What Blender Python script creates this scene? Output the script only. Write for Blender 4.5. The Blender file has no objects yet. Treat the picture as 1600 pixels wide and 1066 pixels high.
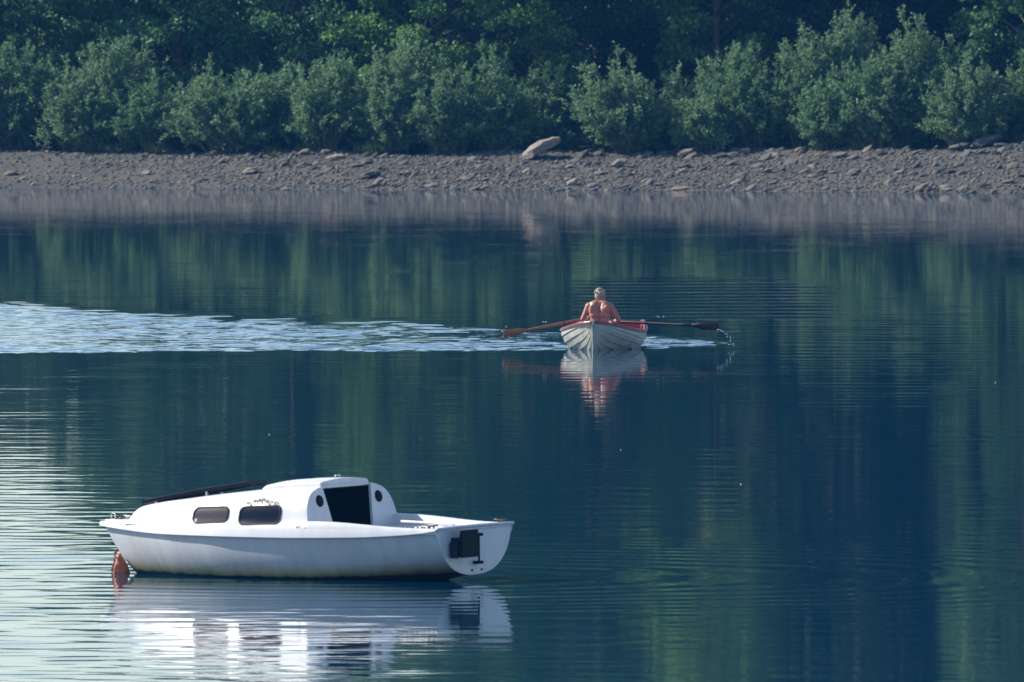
import bpy, bmesh, math, random
import numpy as np
from mathutils import Vector, Matrix

# ------------------------------------------------------------------ camera, sky, sun, exposure
scene = bpy.context.scene
col = scene.collection
F = 34000.0            # focal length in photo pixels (1600 wide): a long telephoto
CAM_H = 7.4            # metres above the water
YH = -200.0            # photo row of the horizon (above the frame)
cam_d = bpy.data.cameras.new('camera')
cam = bpy.data.objects.new('camera', cam_d)
col.objects.link(cam)
cam.location = (0, 0, CAM_H)
cam.rotation_euler = (math.radians(90) - math.atan((533 - YH) / F), 0, 0)
cam_d.sensor_width = 36.0
cam_d.lens = F * 36.0 / 1600.0
cam_d.clip_start = 1.0
cam_d.clip_end = 6000
cam_d.dof.use_dof = True
cam_d.dof.focus_distance = 285
cam_d.dof.aperture_fstop = 17
scene.camera = cam

SUN_AZ, SUN_EL = math.radians(-74), math.radians(37)   # from the view direction, left is negative
world = bpy.data.worlds.new('World')
scene.world = world
world.use_nodes = True
wn = world.node_tree
for n in list(wn.nodes):
    wn.nodes.remove(n)
sky = wn.nodes.new('ShaderNodeTexSky')
sky.sky_type = 'NISHITA'
sky.sun_disc = False
sky.sun_elevation = SUN_EL
sky.sun_rotation = SUN_AZ
sky.air_density = 0.85
sky.dust_density = 0.3
sky.ozone_density = 1.5
bg = wn.nodes.new('ShaderNodeBackground')
bg.inputs['Strength'].default_value = 0.115
wo = wn.nodes.new('ShaderNodeOutputWorld')
wn.links.new(sky.outputs[0], bg.inputs[0])
wn.links.new(bg.outputs[0], wo.inputs[0])

sun_d = bpy.data.lights.new('sun', 'SUN')
sun_d.energy = 5.0
sun_d.angle = math.radians(0.5)
sun_d.color = (1.0, 0.93, 0.82)
sun = bpy.data.objects.new('sun', sun_d)
col.objects.link(sun)
S = Vector((math.sin(SUN_AZ) * math.cos(SUN_EL), math.cos(SUN_AZ) * math.cos(SUN_EL), math.sin(SUN_EL)))
sun.rotation_euler = S.to_track_quat('Z', 'Y').to_euler()
sun.location = (-60, 300, 120)

vs = scene.view_settings
vs.view_transform = 'Standard'
vs.look = 'None'
vs.exposure = 0.55
vs.gamma = 1.0
vs.use_curve_mapping = False
cy = scene.cycles
cy.use_denoising = True
cy.max_bounces = 8
cy.diffuse_bounces = 3
cy.glossy_bounces = 4
cy.transmission_bounces = 4
cy.volume_bounces = 1
cy.transparent_max_bounces = 8
cy.sample_clamp_indirect = 4.0
cy.blur_glossy = 0.5

# ------------------------------------------------------------------ helpers
rng = np.random.default_rng(11)
random.seed(11)


def on_water(px, py, z=0.0):
    """photo pixel -> point at height z (direction from the pixel, distance from the water plane)"""
    d = (CAM_H - z) * F / (py - YH)
    return Vector(((px - 800) / F * d, d, z))


def curve(xs, ys):
    """smooth monotone-ish cubic through knots"""
    xs = np.asarray(xs, float); ys = np.asarray(ys, float)
    h = np.diff(xs); d = np.diff(ys) / h
    m = np.zeros(len(xs))
    m[0], m[-1] = d[0], d[-1]
    for i in range(1, len(xs) - 1):
        m[i] = 0 if d[i - 1] * d[i] <= 0 else 2 * d[i - 1] * d[i] / (d[i - 1] + d[i])

    def f(x):
        x = np.clip(np.asarray(x, float), xs[0], xs[-1])
        i = np.clip(np.searchsorted(xs, x) - 1, 0, len(xs) - 2)
        t = (x - xs[i]) / h[i]
        return ((2*t**3 - 3*t**2 + 1) * ys[i] + (t**3 - 2*t**2 + t) * h[i] * m[i]
                + (-2*t**3 + 3*t**2) * ys[i+1] + (t**3 - t**2) * h[i] * m[i+1])
    return f


def sstep(a, b, x):
    t = np.clip((np.asarray(x, float) - a) / (b - a), 0, 1)
    return t * t * (3 - 2 * t)


def link(name, me, mat=None, parent=None):
    o = bpy.data.objects.new(name, me)
    col.objects.link(o)
    if mat is not None and me is not None and len(me.materials) == 0:
        me.materials.append(mat)
    if parent is not None:
        o.parent = parent
    return o


def pymesh(name, v, f, mat=None, parent=None, smooth=False):
    me = bpy.data.meshes.new(name)
    me.from_pydata([tuple(map(float, p)) for p in v], [], f)
    me.validate()
    if smooth:
        me.polygons.foreach_set('use_smooth', [True] * len(me.polygons))
    me.update()
    return link(name, me, mat, parent)


def npmesh(name, V, Q, smooth=False):
    """fast mesh from arrays: V (n,3), Q (m,k) all faces of k corners"""
    me = bpy.data.meshes.new(name)
    V = np.ascontiguousarray(V, np.float32); Q = np.ascontiguousarray(Q, np.int32)
    k = Q.shape[1]
    me.vertices.add(len(V)); me.vertices.foreach_set('co', V.ravel())
    me.loops.add(Q.size); me.loops.foreach_set('vertex_index', Q.ravel())
    me.polygons.add(len(Q))
    me.polygons.foreach_set('loop_start', np.arange(0, Q.size, k, dtype=np.int32))
    me.polygons.foreach_set('loop_total', np.full(len(Q), k, np.int32))
    if smooth:
        me.polygons.foreach_set('use_smooth', np.ones(len(Q), bool))
    me.update(calc_edges=True)
    return me


class MB:
    """collects shapes into one mesh"""
    def __init__(self):
        self.v, self.f = [], []

    def add(self, v, f):
        o = len(self.v)
        self.v += [tuple(p) for p in v]
        self.f += [tuple(i + o for i in q) for q in f]
        return self

    def box(self, a, b, taper=0.0):
        x0, y0, z0 = a; x1, y1, z1 = b; t = taper
        return self.add([(x0, y0, z0), (x1, y0, z0), (x1, y1, z0), (x0, y1, z0),
                         (x0+t, y0+t, z1), (x1-t, y0+t, z1), (x1-t, y1-t, z1), (x0+t, y1-t, z1)],
                        [(0, 3, 2, 1), (4, 5, 6, 7), (0, 1, 5, 4), (1, 2, 6, 5), (2, 3, 7, 6), (3, 0, 4, 7)])

    def tube(self, pts, radii, n=8, cap=True, flat=None):
        pts = [Vector(p) for p in pts]
        if not hasattr(radii, '__len__'):
            radii = [radii] * len(pts)
        vs_, fs = [], []
        up = Vector((0, 0, 1))
        for i, p in enumerate(pts):
            d = (pts[min(i+1, len(pts)-1)] - pts[max(i-1, 0)]).normalized()
            s = d.cross(up)
            if s.length < 1e-4:
                s = Vector((1, 0, 0))
            s.normalize(); t = s.cross(d)
            for k in range(n):
                a = 2 * math.pi * k / n
                vs_.append(p + (s * math.cos(a) + t * math.sin(a) * (flat if flat else 1)) * radii[i])
        for i in range(len(pts) - 1):
            for k in range(n):
                fs.append((i*n+k, i*n+(k+1) % n, (i+1)*n+(k+1) % n, (i+1)*n+k))
        if cap:
            fs.append(tuple(range(n))[::-1]); fs.append(tuple((len(pts)-1)*n+k for k in range(n)))
        return self.add(vs_, fs)

    def ball(self, c, r, n=12, m=8, rot=None):
        if not hasattr(r, '__len__'):
            r = (r, r, r)
        vs_ = [Vector((0, 0, r[2]))]; fs = []
        for i in range(1, m):
            th = math.pi * i / m
            for k in range(n):
                a = 2 * math.pi * k / n
                vs_.append(Vector((r[0]*math.sin(th)*math.cos(a), r[1]*math.sin(th)*math.sin(a), r[2]*math.cos(th))))
        vs_.append(Vector((0, 0, -r[2])))
        for k in range(n):
            fs.append((0, 1+k, 1+(k+1) % n))
            for i in range(m-2):
                a = 1+i*n
                fs.append((a+k, a+n+k, a+n+(k+1) % n, a+(k+1) % n))
            fs.append((1+(m-2)*n+(k+1) % n, 1+(m-2)*n+k, len(vs_)-1))
        if rot is not None:
            vs_ = [rot @ p for p in vs_]
        c = Vector(c)
        return self.add([p + c for p in vs_], fs)

    def build(self, name, mat, parent=None, smooth=False, bevel=0.0):
        o = pymesh(name, self.v, self.f, mat, parent, smooth)
        if bevel:
            b = o.modifiers.new('bevel', 'BEVEL'); b.width = bevel; b.segments = 2; b.limit_method = 'ANGLE'
        return o


def empty(name, loc=(0, 0, 0), rot=(0, 0, 0)):
    o = bpy.data.objects.new(name, None)
    col.objects.link(o)
    o.location = loc; o.rotation_euler = rot
    return o


def tag(o, label=None, cat=None, group=None, kind=None):
    if label: o['label'] = label
    if cat: o['category'] = cat
    if group: o['group'] = group
    if kind: o['kind'] = kind
    return o


# ------------------------------------------------------------------ materials
def new_mat(name):
    m = bpy.data.materials.new(name)
    m.use_nodes = True
    return m, m.node_tree, m.node_tree.nodes['Principled BSDF']


def mat_plain(name, c, rough=0.5, noise=0.12, scale=14.0, metallic=0.0, bump=0.0, coat=0.0, spec=0.5):
    m, nt, p = new_mat(name)
    p.inputs['Specular IOR Level'].default_value = spec
    tc = nt.nodes.new('ShaderNodeTexCoord')
    nz = nt.nodes.new('ShaderNodeTexNoise'); nz.inputs['Scale'].default_value = scale
    nz.inputs['Detail'].default_value = 5
    nt.links.new(tc.outputs['Object'], nz.inputs['Vector'])
    r = nt.nodes.new('ShaderNodeValToRGB')
    r.color_ramp.elements[0].position = 0.3; r.color_ramp.elements[1].position = 0.7
    r.color_ramp.elements[0].color = (*[x * (1 - noise) for x in c], 1)
    r.color_ramp.elements[1].color = (*[min(1, x * (1 + noise)) for x in c], 1)
    nt.links.new(nz.outputs['Fac'], r.inputs[0])
    nt.links.new(r.outputs[0], p.inputs['Base Color'])
    p.inputs['Roughness'].default_value = rough
    p.inputs['Metallic'].default_value = metallic
    p.inputs['Coat Weight'].default_value = coat
    if bump:
        b = nt.nodes.new('ShaderNodeBump'); b.inputs['Strength'].default_value = bump
        b.inputs['Distance'].default_value = 0.02
        nt.links.new(nz.outputs['Fac'], b.inputs['Height']); nt.links.new(b.outputs[0], p.inputs['Normal'])
    return m


def mat_leaf(name, c0, c1, trans=0.3, rough=0.5):
    """c0..c1 spread over single leaves, diffuse plus light shining through"""
    m, nt, p = new_mat(name)
    g = nt.nodes.new('ShaderNodeNewGeometry')
    r = nt.nodes.new('ShaderNodeValToRGB')
    r.color_ramp.elements[0].color = (*c0, 1); r.color_ramp.elements[1].color = (*c1, 1)
    nt.links.new(g.outputs['Random Per Island'], r.inputs[0])
    nt.links.new(r.outputs[0], p.inputs['Base Color'])
    p.inputs['Roughness'].default_value = rough
    p.inputs['Specular IOR Level'].default_value = 0.35
    t = nt.nodes.new('ShaderNodeBsdfTranslucent')
    nt.links.new(r.outputs[0], t.inputs['Color'])
    mx = nt.nodes.new('ShaderNodeMixShader'); mx.inputs[0].default_value = trans
    nt.links.new(p.outputs[0], mx.inputs[1]); nt.links.new(t.outputs[0], mx.inputs[2])
    nt.links.new(mx.outputs[0], nt.nodes['Material Output'].inputs['Surface'])
    return m


def mat_gelcoat(name, c, stain_and_foot=False):
    m, nt, p = new_mat(name)
    tc = nt.nodes.new('ShaderNodeTexCoord')
    nz = nt.nodes.new('ShaderNodeTexNoise'); nz.inputs['Scale'].default_value = 3.0; nz.inputs['Detail'].default_value = 8
    mp = nt.nodes.new('ShaderNodeMapping'); mp.inputs['Scale'].default_value = (2.4, 2.4, 0.35)
    nt.links.new(tc.outputs['Object'], mp.inputs['Vector']); nt.links.new(mp.outputs[0], nz.inputs['Vector'])
    r = nt.nodes.new('ShaderNodeValToRGB')
    r.color_ramp.elements[0].position = 0.35; r.color_ramp.elements[1].position = 0.62
    r.color_ramp.elements[0].color = (*[x * 0.89 for x in c], 1); r.color_ramp.elements[1].color = (*c, 1)
    nt.links.new(nz.outputs['Fac'], r.inputs[0])
    last = r.outputs[0]
    if stain_and_foot:  # yellow staining over a dark foot, both reaching higher towards the stern
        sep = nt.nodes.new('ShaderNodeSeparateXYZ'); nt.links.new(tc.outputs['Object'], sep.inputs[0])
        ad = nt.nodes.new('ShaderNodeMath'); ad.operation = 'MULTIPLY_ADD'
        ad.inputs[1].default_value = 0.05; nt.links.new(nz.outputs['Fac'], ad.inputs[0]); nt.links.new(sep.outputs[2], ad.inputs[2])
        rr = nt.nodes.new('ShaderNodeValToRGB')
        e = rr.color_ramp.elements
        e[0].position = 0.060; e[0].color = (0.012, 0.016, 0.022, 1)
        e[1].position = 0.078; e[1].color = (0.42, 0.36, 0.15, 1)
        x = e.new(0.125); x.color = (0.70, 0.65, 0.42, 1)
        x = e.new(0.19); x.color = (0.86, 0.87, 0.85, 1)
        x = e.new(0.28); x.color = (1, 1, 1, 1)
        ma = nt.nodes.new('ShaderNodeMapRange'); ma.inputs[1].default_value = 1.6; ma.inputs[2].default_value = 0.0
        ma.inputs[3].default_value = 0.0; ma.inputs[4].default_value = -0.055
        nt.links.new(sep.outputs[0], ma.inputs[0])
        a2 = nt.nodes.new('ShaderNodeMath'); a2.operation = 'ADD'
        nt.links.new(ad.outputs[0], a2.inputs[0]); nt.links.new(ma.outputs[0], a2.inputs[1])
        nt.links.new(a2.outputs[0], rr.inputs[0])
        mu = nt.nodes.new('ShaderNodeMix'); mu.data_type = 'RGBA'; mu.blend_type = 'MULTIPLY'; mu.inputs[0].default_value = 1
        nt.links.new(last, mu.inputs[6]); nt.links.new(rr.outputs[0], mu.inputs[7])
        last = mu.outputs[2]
    nt.links.new(last, p.inputs['Base Color'])
    p.inputs['Roughness'].default_value = 0.32
    return m


M = {}
M['gelcoat'] = mat_gelcoat('gelcoat', (0.72, 0.725, 0.745))
M['hull_white'] = mat_gelcoat('hull_white', (0.60, 0.605, 0.62), stain_and_foot=True)
M['black'] = mat_plain('black_plastic', (0.004, 0.0045, 0.006), 0.6, spec=.12)
M['panel'] = mat_plain('panel_black', (0.004, 0.005, 0.012), 0.4, spec=.15)
M['lining'] = mat_plain('cabin_darkness', (0.003, 0.003, 0.003), 0.9, spec=.05)  # near-black colour stands for the shade inside the cabin
M['navy'] = mat_plain('navy_bracket', (0.006, 0.009, 0.035), 0.5, spec=.2)
M['steel'] = mat_plain('steel', (0.45, 0.45, 0.46), 0.3, metallic=0.9)
M['rust'] = mat_plain('rusty_steel', (0.16, 0.10, 0.07), 0.6, metallic=0.4)
M['glass_smoke'] = mat_plain('smoked_glass', (0.004, 0.009, 0.022), 0.3, spec=.05)
M['glass_curtain'] = mat_plain('curtained_glass', (0.04, 0.038, 0.046), 0.4, spec=.05)
M['rubber'] = mat_plain('rubber_seal', (0.004, 0.004, 0.006), 0.6, spec=.15)
M['decal'] = mat_plain('decal_ink', (0.03, 0.035, 0.06), 0.5)
M['buoy'] = mat_plain('buoy_orange', (0.42, 0.11, 0.055), 0.45, noise=0.25, scale=9)
M['plank'] = mat_plain('white_plank', (0.46, 0.44, 0.365), 0.35, noise=0.2, scale=7)
M['seam'] = mat_plain('plank_seam', (0.10, 0.10, 0.09), 0.7)
M['red_paint'] = mat_plain('red_paint', (0.33, 0.02, 0.025), 0.4, noise=0.2)
M['rail'] = mat_plain('rail_wood', (0.20, 0.065, 0.05), 0.35, noise=0.25)
M['oar_tan'] = mat_plain('oar_varnish', (0.34, 0.12, 0.04), 0.3, noise=0.25, scale=20)
M['oar_shaded'] = mat_plain('oar_shaded', (0.022, 0.012, 0.016), 0.5, noise=0.25, scale=20, spec=.25)  # twin of the tan oar with its shade painted into the colour
M['skin'] = mat_plain('skin', (0.42, 0.18, 0.115), 0.45, noise=0.12, scale=9)
M['hair'] = mat_plain('grey_hair', (0.36, 0.31, 0.235), 0.7, noise=0.3, scale=60, bump=0.6)
M['cloth'] = mat_plain('white_cloth', (0.7, 0.7, 0.72), 0.8, noise=0.08)
M['eye'] = mat_plain('eye', (0.25, 0.22, 0.2), 0.2)
M['bark'] = mat_plain('bark', (0.09, 0.075, 0.06), 0.9, noise=0.35, scale=6, bump=0.6)
M['stem'] = mat_plain('bush_stem', (0.12, 0.10, 0.07), 0.8, noise=0.3)
M['willow'] = mat_leaf('willow_leaf', (0.11, 0.21, 0.10), (0.26, 0.40, 0.21), 0.45, 0.5)
M['willow_dark'] = mat_leaf('willow_leaf_deep', (0.085, 0.185, 0.085), (0.22, 0.36, 0.18), 0.45, 0.5)
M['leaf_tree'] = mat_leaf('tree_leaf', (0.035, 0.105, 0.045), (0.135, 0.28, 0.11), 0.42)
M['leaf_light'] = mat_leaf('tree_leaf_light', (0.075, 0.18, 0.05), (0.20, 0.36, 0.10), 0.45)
M['leaf_under_shade'] = mat_leaf('undergrowth_shade_leaf', (0.012, 0.04, 0.022), (0.035, 0.085, 0.04), 0.25)  # undergrowth green; also paints denser shade into right-hand trees and far wood
M['grass'] = mat_leaf('grass_blade', (0.07, 0.11, 0.045), (0.13, 0.18, 0.08), 0.3)


def mat_stone(name, lo, hi):
    m, nt, p = new_mat(name)
    oi = nt.nodes.new('ShaderNodeObjectInfo'); g = nt.nodes.new('ShaderNodeNewGeometry')
    ad = nt.nodes.new('ShaderNodeMath'); ad.operation = 'ADD'
    nt.links.new(oi.outputs['Random'], ad.inputs[0]); nt.links.new(g.outputs['Random Per Island'], ad.inputs[1])
    fr = nt.nodes.new('ShaderNodeMath'); fr.operation = 'FRACT'; nt.links.new(ad.outputs[0], fr.inputs[0])
    r = nt.nodes.new('ShaderNodeValToRGB'); e = r.color_ramp.elements
    e[0].color = (*lo, 1); e[1].color = (*hi, 1)
    x = e.new(0.55); x.color = (*[(a * .6 + b * .4) for a, b in zip(lo, hi)], 1)
    x = e.new(0.85); x.color = (hi[0] * 0.8, hi[1] * 0.68, hi[2] * 0.58, 1)
    nt.links.new(fr.outputs[0], r.inputs[0])
    tc = nt.nodes.new('ShaderNodeTexCoord'); nz = nt.nodes.new('ShaderNodeTexNoise')
    nz.inputs['Scale'].default_value = 9; nz.inputs['Detail'].default_value = 6
    nt.links.new(tc.outputs['Object'], nz.inputs['Vector'])
    r2 = nt.nodes.new('ShaderNodeValToRGB'); r2.color_ramp.elements[0].color = (0.55, 0.55, 0.56, 1); r2.color_ramp.elements[0].position = .3
    r2.color_ramp.elements[1].color = (1.15, 1.12, 1.08, 1); r2.color_ramp.elements[1].position = .7
    nt.links.new(nz.outputs['Fac'], r2.inputs[0])
    mu = nt.nodes.new('ShaderNodeMix'); mu.data_type = 'RGBA'; mu.blend_type = 'MULTIPLY'; mu.inputs[0].default_value = 1
    nt.links.new(r.outputs[0], mu.inputs[6]); nt.links.new(r2.outputs[0], mu.inputs[7])
    nt.links.new(mu.outputs[2], p.inputs['Base Color'])
    p.inputs['Roughness'].default_value = 0.85
    b = nt.nodes.new('ShaderNodeBump'); b.inputs['Strength'].default_value = 0.5; b.inputs['Distance'].default_value = 0.03
    nt.links.new(nz.outputs['Fac'], b.inputs['Height']); nt.links.new(b.outputs[0], p.inputs['Normal'])
    return m


M['shale'] = mat_stone('shale', (0.060, 0.064, 0.065), (0.225, 0.225, 0.21))
M['rock_pale'] = mat_stone('pale_rock', (0.22, 0.19, 0.165), (0.33, 0.29, 0.245))


def mat_ground():
    m, nt, p = new_mat('shore_ground')
    tc = nt.nodes.new('ShaderNodeTexCoord')
    a = nt.nodes.new('ShaderNodeTexNoise'); a.inputs['Scale'].default_value = 0.55; a.inputs['Detail'].default_value = 6
    b = nt.nodes.new('ShaderNodeTexNoise'); b.inputs['Scale'].default_value = 14; b.inputs['Detail'].default_value = 6
    for n in (a, b):
        nt.links.new(tc.outputs['Object'], n.inputs['Vector'])
    r = nt.nodes.new('ShaderNodeValToRGB'); e = r.color_ramp.elements
    e[0].position = .33; e[0].color = (0.056, 0.058, 0.056, 1); e[1].position = .68; e[1].color = (0.102, 0.093, 0.078, 1)
    nt.links.new(a.outputs['Fac'], r.inputs[0])
    r2 = nt.nodes.new('ShaderNodeValToRGB'); e = r2.color_ramp.elements
    e[0].position = .35; e[0].color = (.6, .6, .6, 1); e[1].position = .65; e[1].color = (1.2, 1.2, 1.2, 1)
    nt.links.new(b.outputs['Fac'], r2.inputs[0])
    mu = nt.nodes.new('ShaderNodeMix'); mu.data_type = 'RGBA'; mu.blend_type = 'MULTIPLY'; mu.inputs[0].default_value = 1
    nt.links.new(r.outputs[0], mu.inputs[6]); nt.links.new(r2.outputs[0], mu.inputs[7])
    # leaf litter and soil above the beach (by height of the land)
    at = nt.nodes.new('ShaderNodeAttribute'); at.attribute_name = 'wood'
    mx = nt.nodes.new('ShaderNodeMix'); mx.data_type = 'RGBA'
    nt.links.new(at.outputs['Fac'], mx.inputs[0]); nt.links.new(mu.outputs[2], mx.inputs[6])
    mx.inputs[7].default_value = (0.035, 0.04, 0.024, 1)
    nt.links.new(mx.outputs[2], p.inputs['Base Color'])
    p.inputs['Roughness'].default_value = 0.95
    bp = nt.nodes.new('ShaderNodeBump'); bp.inputs['Strength'].default_value = 0.8; bp.inputs['Distance'].default_value = 0.05
    nt.links.new(b.outputs['Fac'], bp.inputs['Height']); nt.links.new(bp.outputs[0], p.inputs['Normal'])
    return m


def mat_water():
    m, nt, p = new_mat('lake_water')
    p.inputs['Base Color'].default_value = (0.0, 0.040, 0.088, 1)
    p.inputs['Roughness'].default_value = 0.025
    p.inputs['IOR'].default_value = 1.333
    tc = nt.nodes.new('ShaderNodeTexCoord')
    mp = nt.nodes.new('ShaderNodeMapping'); mp.inputs['Scale'].default_value = (1.0, 0.55, 1.0)
    nt.links.new(tc.outputs['Object'], mp.inputs['Vector'])
    n1 = nt.nodes.new('ShaderNodeTexNoise'); n1.inputs['Scale'].default_value = 3.2; n1.inputs['Detail'].default_value = 3
    nt.links.new(mp.outputs[0], n1.inputs['Vector'])
    b = nt.nodes.new('ShaderNodeBump'); b.inputs['Strength'].default_value = 1.0; b.inputs['Distance'].default_value = 0.0012
    nt.links.new(n1.outputs['Fac'], b.inputs['Height'])
    n2 = nt.nodes.new('ShaderNodeTexNoise'); n2.inputs['Scale'].default_value = 8.0; n2.inputs['Detail'].default_value = 2
    nt.links.new(mp.outputs[0], n2.inputs['Vector'])
    at = nt.nodes.new('ShaderNodeAttribute'); at.attribute_name = 'wake'
    mu = nt.nodes.new('ShaderNodeMath'); mu.operation = 'MULTIPLY'
    nt.links.new(n2.outputs['Fac'], mu.inputs[0]); nt.links.new(at.outputs['Fac'], mu.inputs[1])
    b2 = nt.nodes.new('ShaderNodeBump'); b2.inputs['Strength'].default_value = 1.0; b2.inputs['Distance'].default_value = 0.007
    nt.links.new(mu.outputs[0], b2.inputs['Height']); nt.links.new(b.outputs[0], b2.inputs['Normal'])
    nt.links.new(b2.outputs[0], p.inputs['Normal'])
    return m


M['ground'] = mat_ground()
M['water'] = mat_water()

# ------------------------------------------------------------------ the land: one sheet from the near bank under the lake to the wooded hill
shore_y = curve([-400, -60, -11.9, -4, 0, 5, 11.9, 60, 400], [560, 512, 509.3, 506.3, 505.2, 504, 500.2, 488, 430])
beach_top = curve([-400, -11.9, 0, 5, 9, 11.5, 14, 400], [.80, .80, .80, .84, .92, 1.08, 1.12, 1.12])


def low_noise(x, y, k=1.0):
    return (np.sin(1.3*k*x + .7*k*y + 1.1) + np.sin(.8*k*x - 1.7*k*y + 2.3) + np.sin(2.3*k*x + 1.9*k*y) * .6 + np.sin(3.7*k*x - 2.9*k*y + .6) * .35) / 2.95


def ground_z(x, y):
    x = np.asarray(x, float); y = np.asarray(y, float)
    t = y - shore_y(x)
    bt = beach_top(x)
    beach = bt * (t / 5.2) + .05 * low_noise(x, y) * sstep(.3, 2, t)
    open_side = sstep(-14.5, -6.0, x)                   # the land stays low to the left: open sky there
    rise = np.clip(t - 6.0, 0, 400)
    hill = (0.03 + .05 * open_side + .14 * sstep(-5, 7, x)) * np.minimum(rise, 60) + .01 * np.clip(rise - 60, 0, 400) * open_side
    z = np.where(t < 0, np.maximum(t * .16, -3.0), np.minimum(beach, bt + .1 * low_noise(x, y)) + hill)
    near = np.clip((60 - y) / 60, 0, 1)
    return np.where(y < 60, -3 + 8.6 * near ** .8, z)


def grid_mesh(name, xs, ys, zf):
    X, Y = np.meshgrid(xs, ys)
    Z = zf(X, Y)
    V = np.stack([X.ravel(), Y.ravel(), Z.ravel()], 1)
    nx, ny = len(xs), len(ys)
    i = (np.arange(ny - 1)[:, None] * nx + np.arange(nx - 1)[None, :]).ravel()
    Q = np.stack([i, i + 1, i + nx + 1, i + nx], 1)
    return npmesh(name, V, Q, smooth=True), X, Y


gx = np.concatenate([[-900, -600, -400, -250, -150, -90, -60, -40, -30], np.arange(-24, 24.01, .3), [30, 40, 60, 90, 150, 250, 400, 600, 900]])
gy = np.concatenate([[-400, -200, -100, -40], np.arange(0, 61, 6), np.arange(90, 490, 40), np.arange(490, 530, .3), np.arange(531, 580, 2.5), [600, 640, 700, 800, 950, 1100]])
gme, GX, GY = grid_mesh('ground', gx, gy, ground_z)
wood = sstep(5.6, 7.2, GY - shore_y(GX) + .5 * low_noise(GX, GY))
wa = gme.attributes.new('wood', 'FLOAT', 'POINT'); wa.data.foreach_set('value', wood.ravel().astype(np.float32))
tag(link('ground', gme, M['ground']), kind='structure')

# ------------------------------------------------------------------ the lake: one sheet, its ripples and the rowing wake are real waves
def photo_row(y):
    return YH + CAM_H * F / y


def wave_set(seed, n, lam0, lam1, spread, X, Y, lean=0.0):
    """sum of n sine trains with unit rms slope, crests mostly across the view"""
    g = np.random.default_rng(seed)
    out = np.zeros_like(X)
    for _ in range(n):
        lam = lam0 * (lam1 / lam0) ** g.random()
        a = g.normal(lean, spread)
        k = 2 * math.pi / lam
        out += np.sin(k * (math.sin(a) * X + math.cos(a) * Y) + g.random() * 6.283) / k
    return out * math.sqrt(2.0 / n)


BOAT = on_water(742, 908)
ROW = on_water(928, 548)
wake_top = curve([-200, 0, 130, 400, 640, 800, 870, 960, 1000, 1060, 1100, 1140, 1160], [468, 478, 488, 502, 508, 513, 519, 520, 523, 526, 530, 535.5, 539])
wake_bot = curve([-200, 0, 130, 400, 640, 800, 870, 960, 1000, 1060, 1100, 1140, 1160], [554, 552, 550.5, 548.5, 548, 548, 548.5, 546, 544, 543, 541.5, 540, 539.5])


WAKE = {}


def water_z(X, Y):
    row = photo_row(np.maximum(Y, 30)); pxx = 800 + X / np.maximum(Y, 30) * F
    inside = sstep(-26, -19, X) * (1 - sstep(19, 26, X)) * sstep(188, 197, Y) * (1 - sstep(506, 511, Y))
    z = np.zeros_like(X)
    # general small ripples, calmer towards the right and the far shore
    patch = .5 + .5 * low_noise(X * .35, Y * .045) 
    calm = .0015 + .0020 * patch
    z += wave_set(1, 36, .35, 2.6, .45, X, Y) * calm * (1 - .45 * sstep(700, 950, row) * sstep(800, 1000, pxx))
    # livelier water round the moored boat and towards the lower left
    lively = sstep(730, 1000, row) * (1 - sstep(250, 980, pxx + .15 * (1066 - row))) * (.55 + .45 * patch)
    z += wave_set(2, 44, .35, 2.0, .6, X, Y, lean=.12) * lively * .009
    ll = sstep(640, 860, row) * (1 - sstep(60, 330, pxx))
    z += wave_set(6, 40, .35, 1.6, .6, X, Y) * ll * .010
    # rings spreading from the moored boat
    r = np.hypot(X - (BOAT.x - 1.9), (Y - BOAT.y - 1.3))
    z += np.sin(2 * math.pi * r / 1.05 + .8 * np.sin(X * 1.3)) * (1.05 / 6.283) * .010 * np.exp(-((r - 6) / 6.0) ** 2)
    # the wake
    top, bot = wake_top(pxx), wake_bot(pxx)
    edge = .9 * np.sin(pxx * .045) + 1.1 * np.sin(pxx * .11 + 1)
    w = sstep(0, 9, row - top + 3 + edge) * (1 - sstep(-1.2, .6, row - bot + .8 * np.sin(pxx * .03) + .7 * np.sin(pxx * .071 + 2) + .5 * np.sin(pxx * .17)))
    w *= (1 - sstep(1120, 1165, pxx))
    streak = .75 + .45 * np.clip(1.4 * low_noise(X * .5, Y * .35 + .2 * X) + .55, 0, 1)
    hw = wave_set(3, 40, .5, 1.8, .5, X, Y) * .022 + wave_set(4, 44, .28, .7, .55, X, Y) * .055
    WAKE['w'] = w * inside
    z += hw * w * streak * (1 + .9 * sstep(960, 1010, pxx)) * (1 + .35 * sstep(-9, -2, row - bot))
    fr = sstep(-14, 4, row - top) * (1 - sstep(4, 14, row - top))
    z += wave_set(5, 24, .5, 1.3, .5, X, Y) * fr * .05 * (pxx < 700)
    # slow ripples beyond the rower
    rr = np.hypot(X - ROW.x - .3, (Y - ROW.y - 1.8))
    beyond = sstep(870, 960, pxx) * (1 - sstep(1150, 1400, pxx)) * sstep(425, 450, row) * (1 - sstep(492, 505, row))
    z += np.sin(2 * math.pi * rr / 2.9 + .9 * np.sin(X * .9)) * (2.9 / 6.283) * .011 * beyond
    # lapping at the beach
    lap = sstep(-7, -.5, Y - shore_y(X)) * (1 - sstep(19, 25, np.abs(X)))
    z += wave_set(7, 24, .3, .9, .6, X, Y) * lap * .03 + wave_set(8, 24, .3, .6, .6, X, Y) * sstep(-1.6, -.6, Y - shore_y(X)) * .12
    return z * inside


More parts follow.
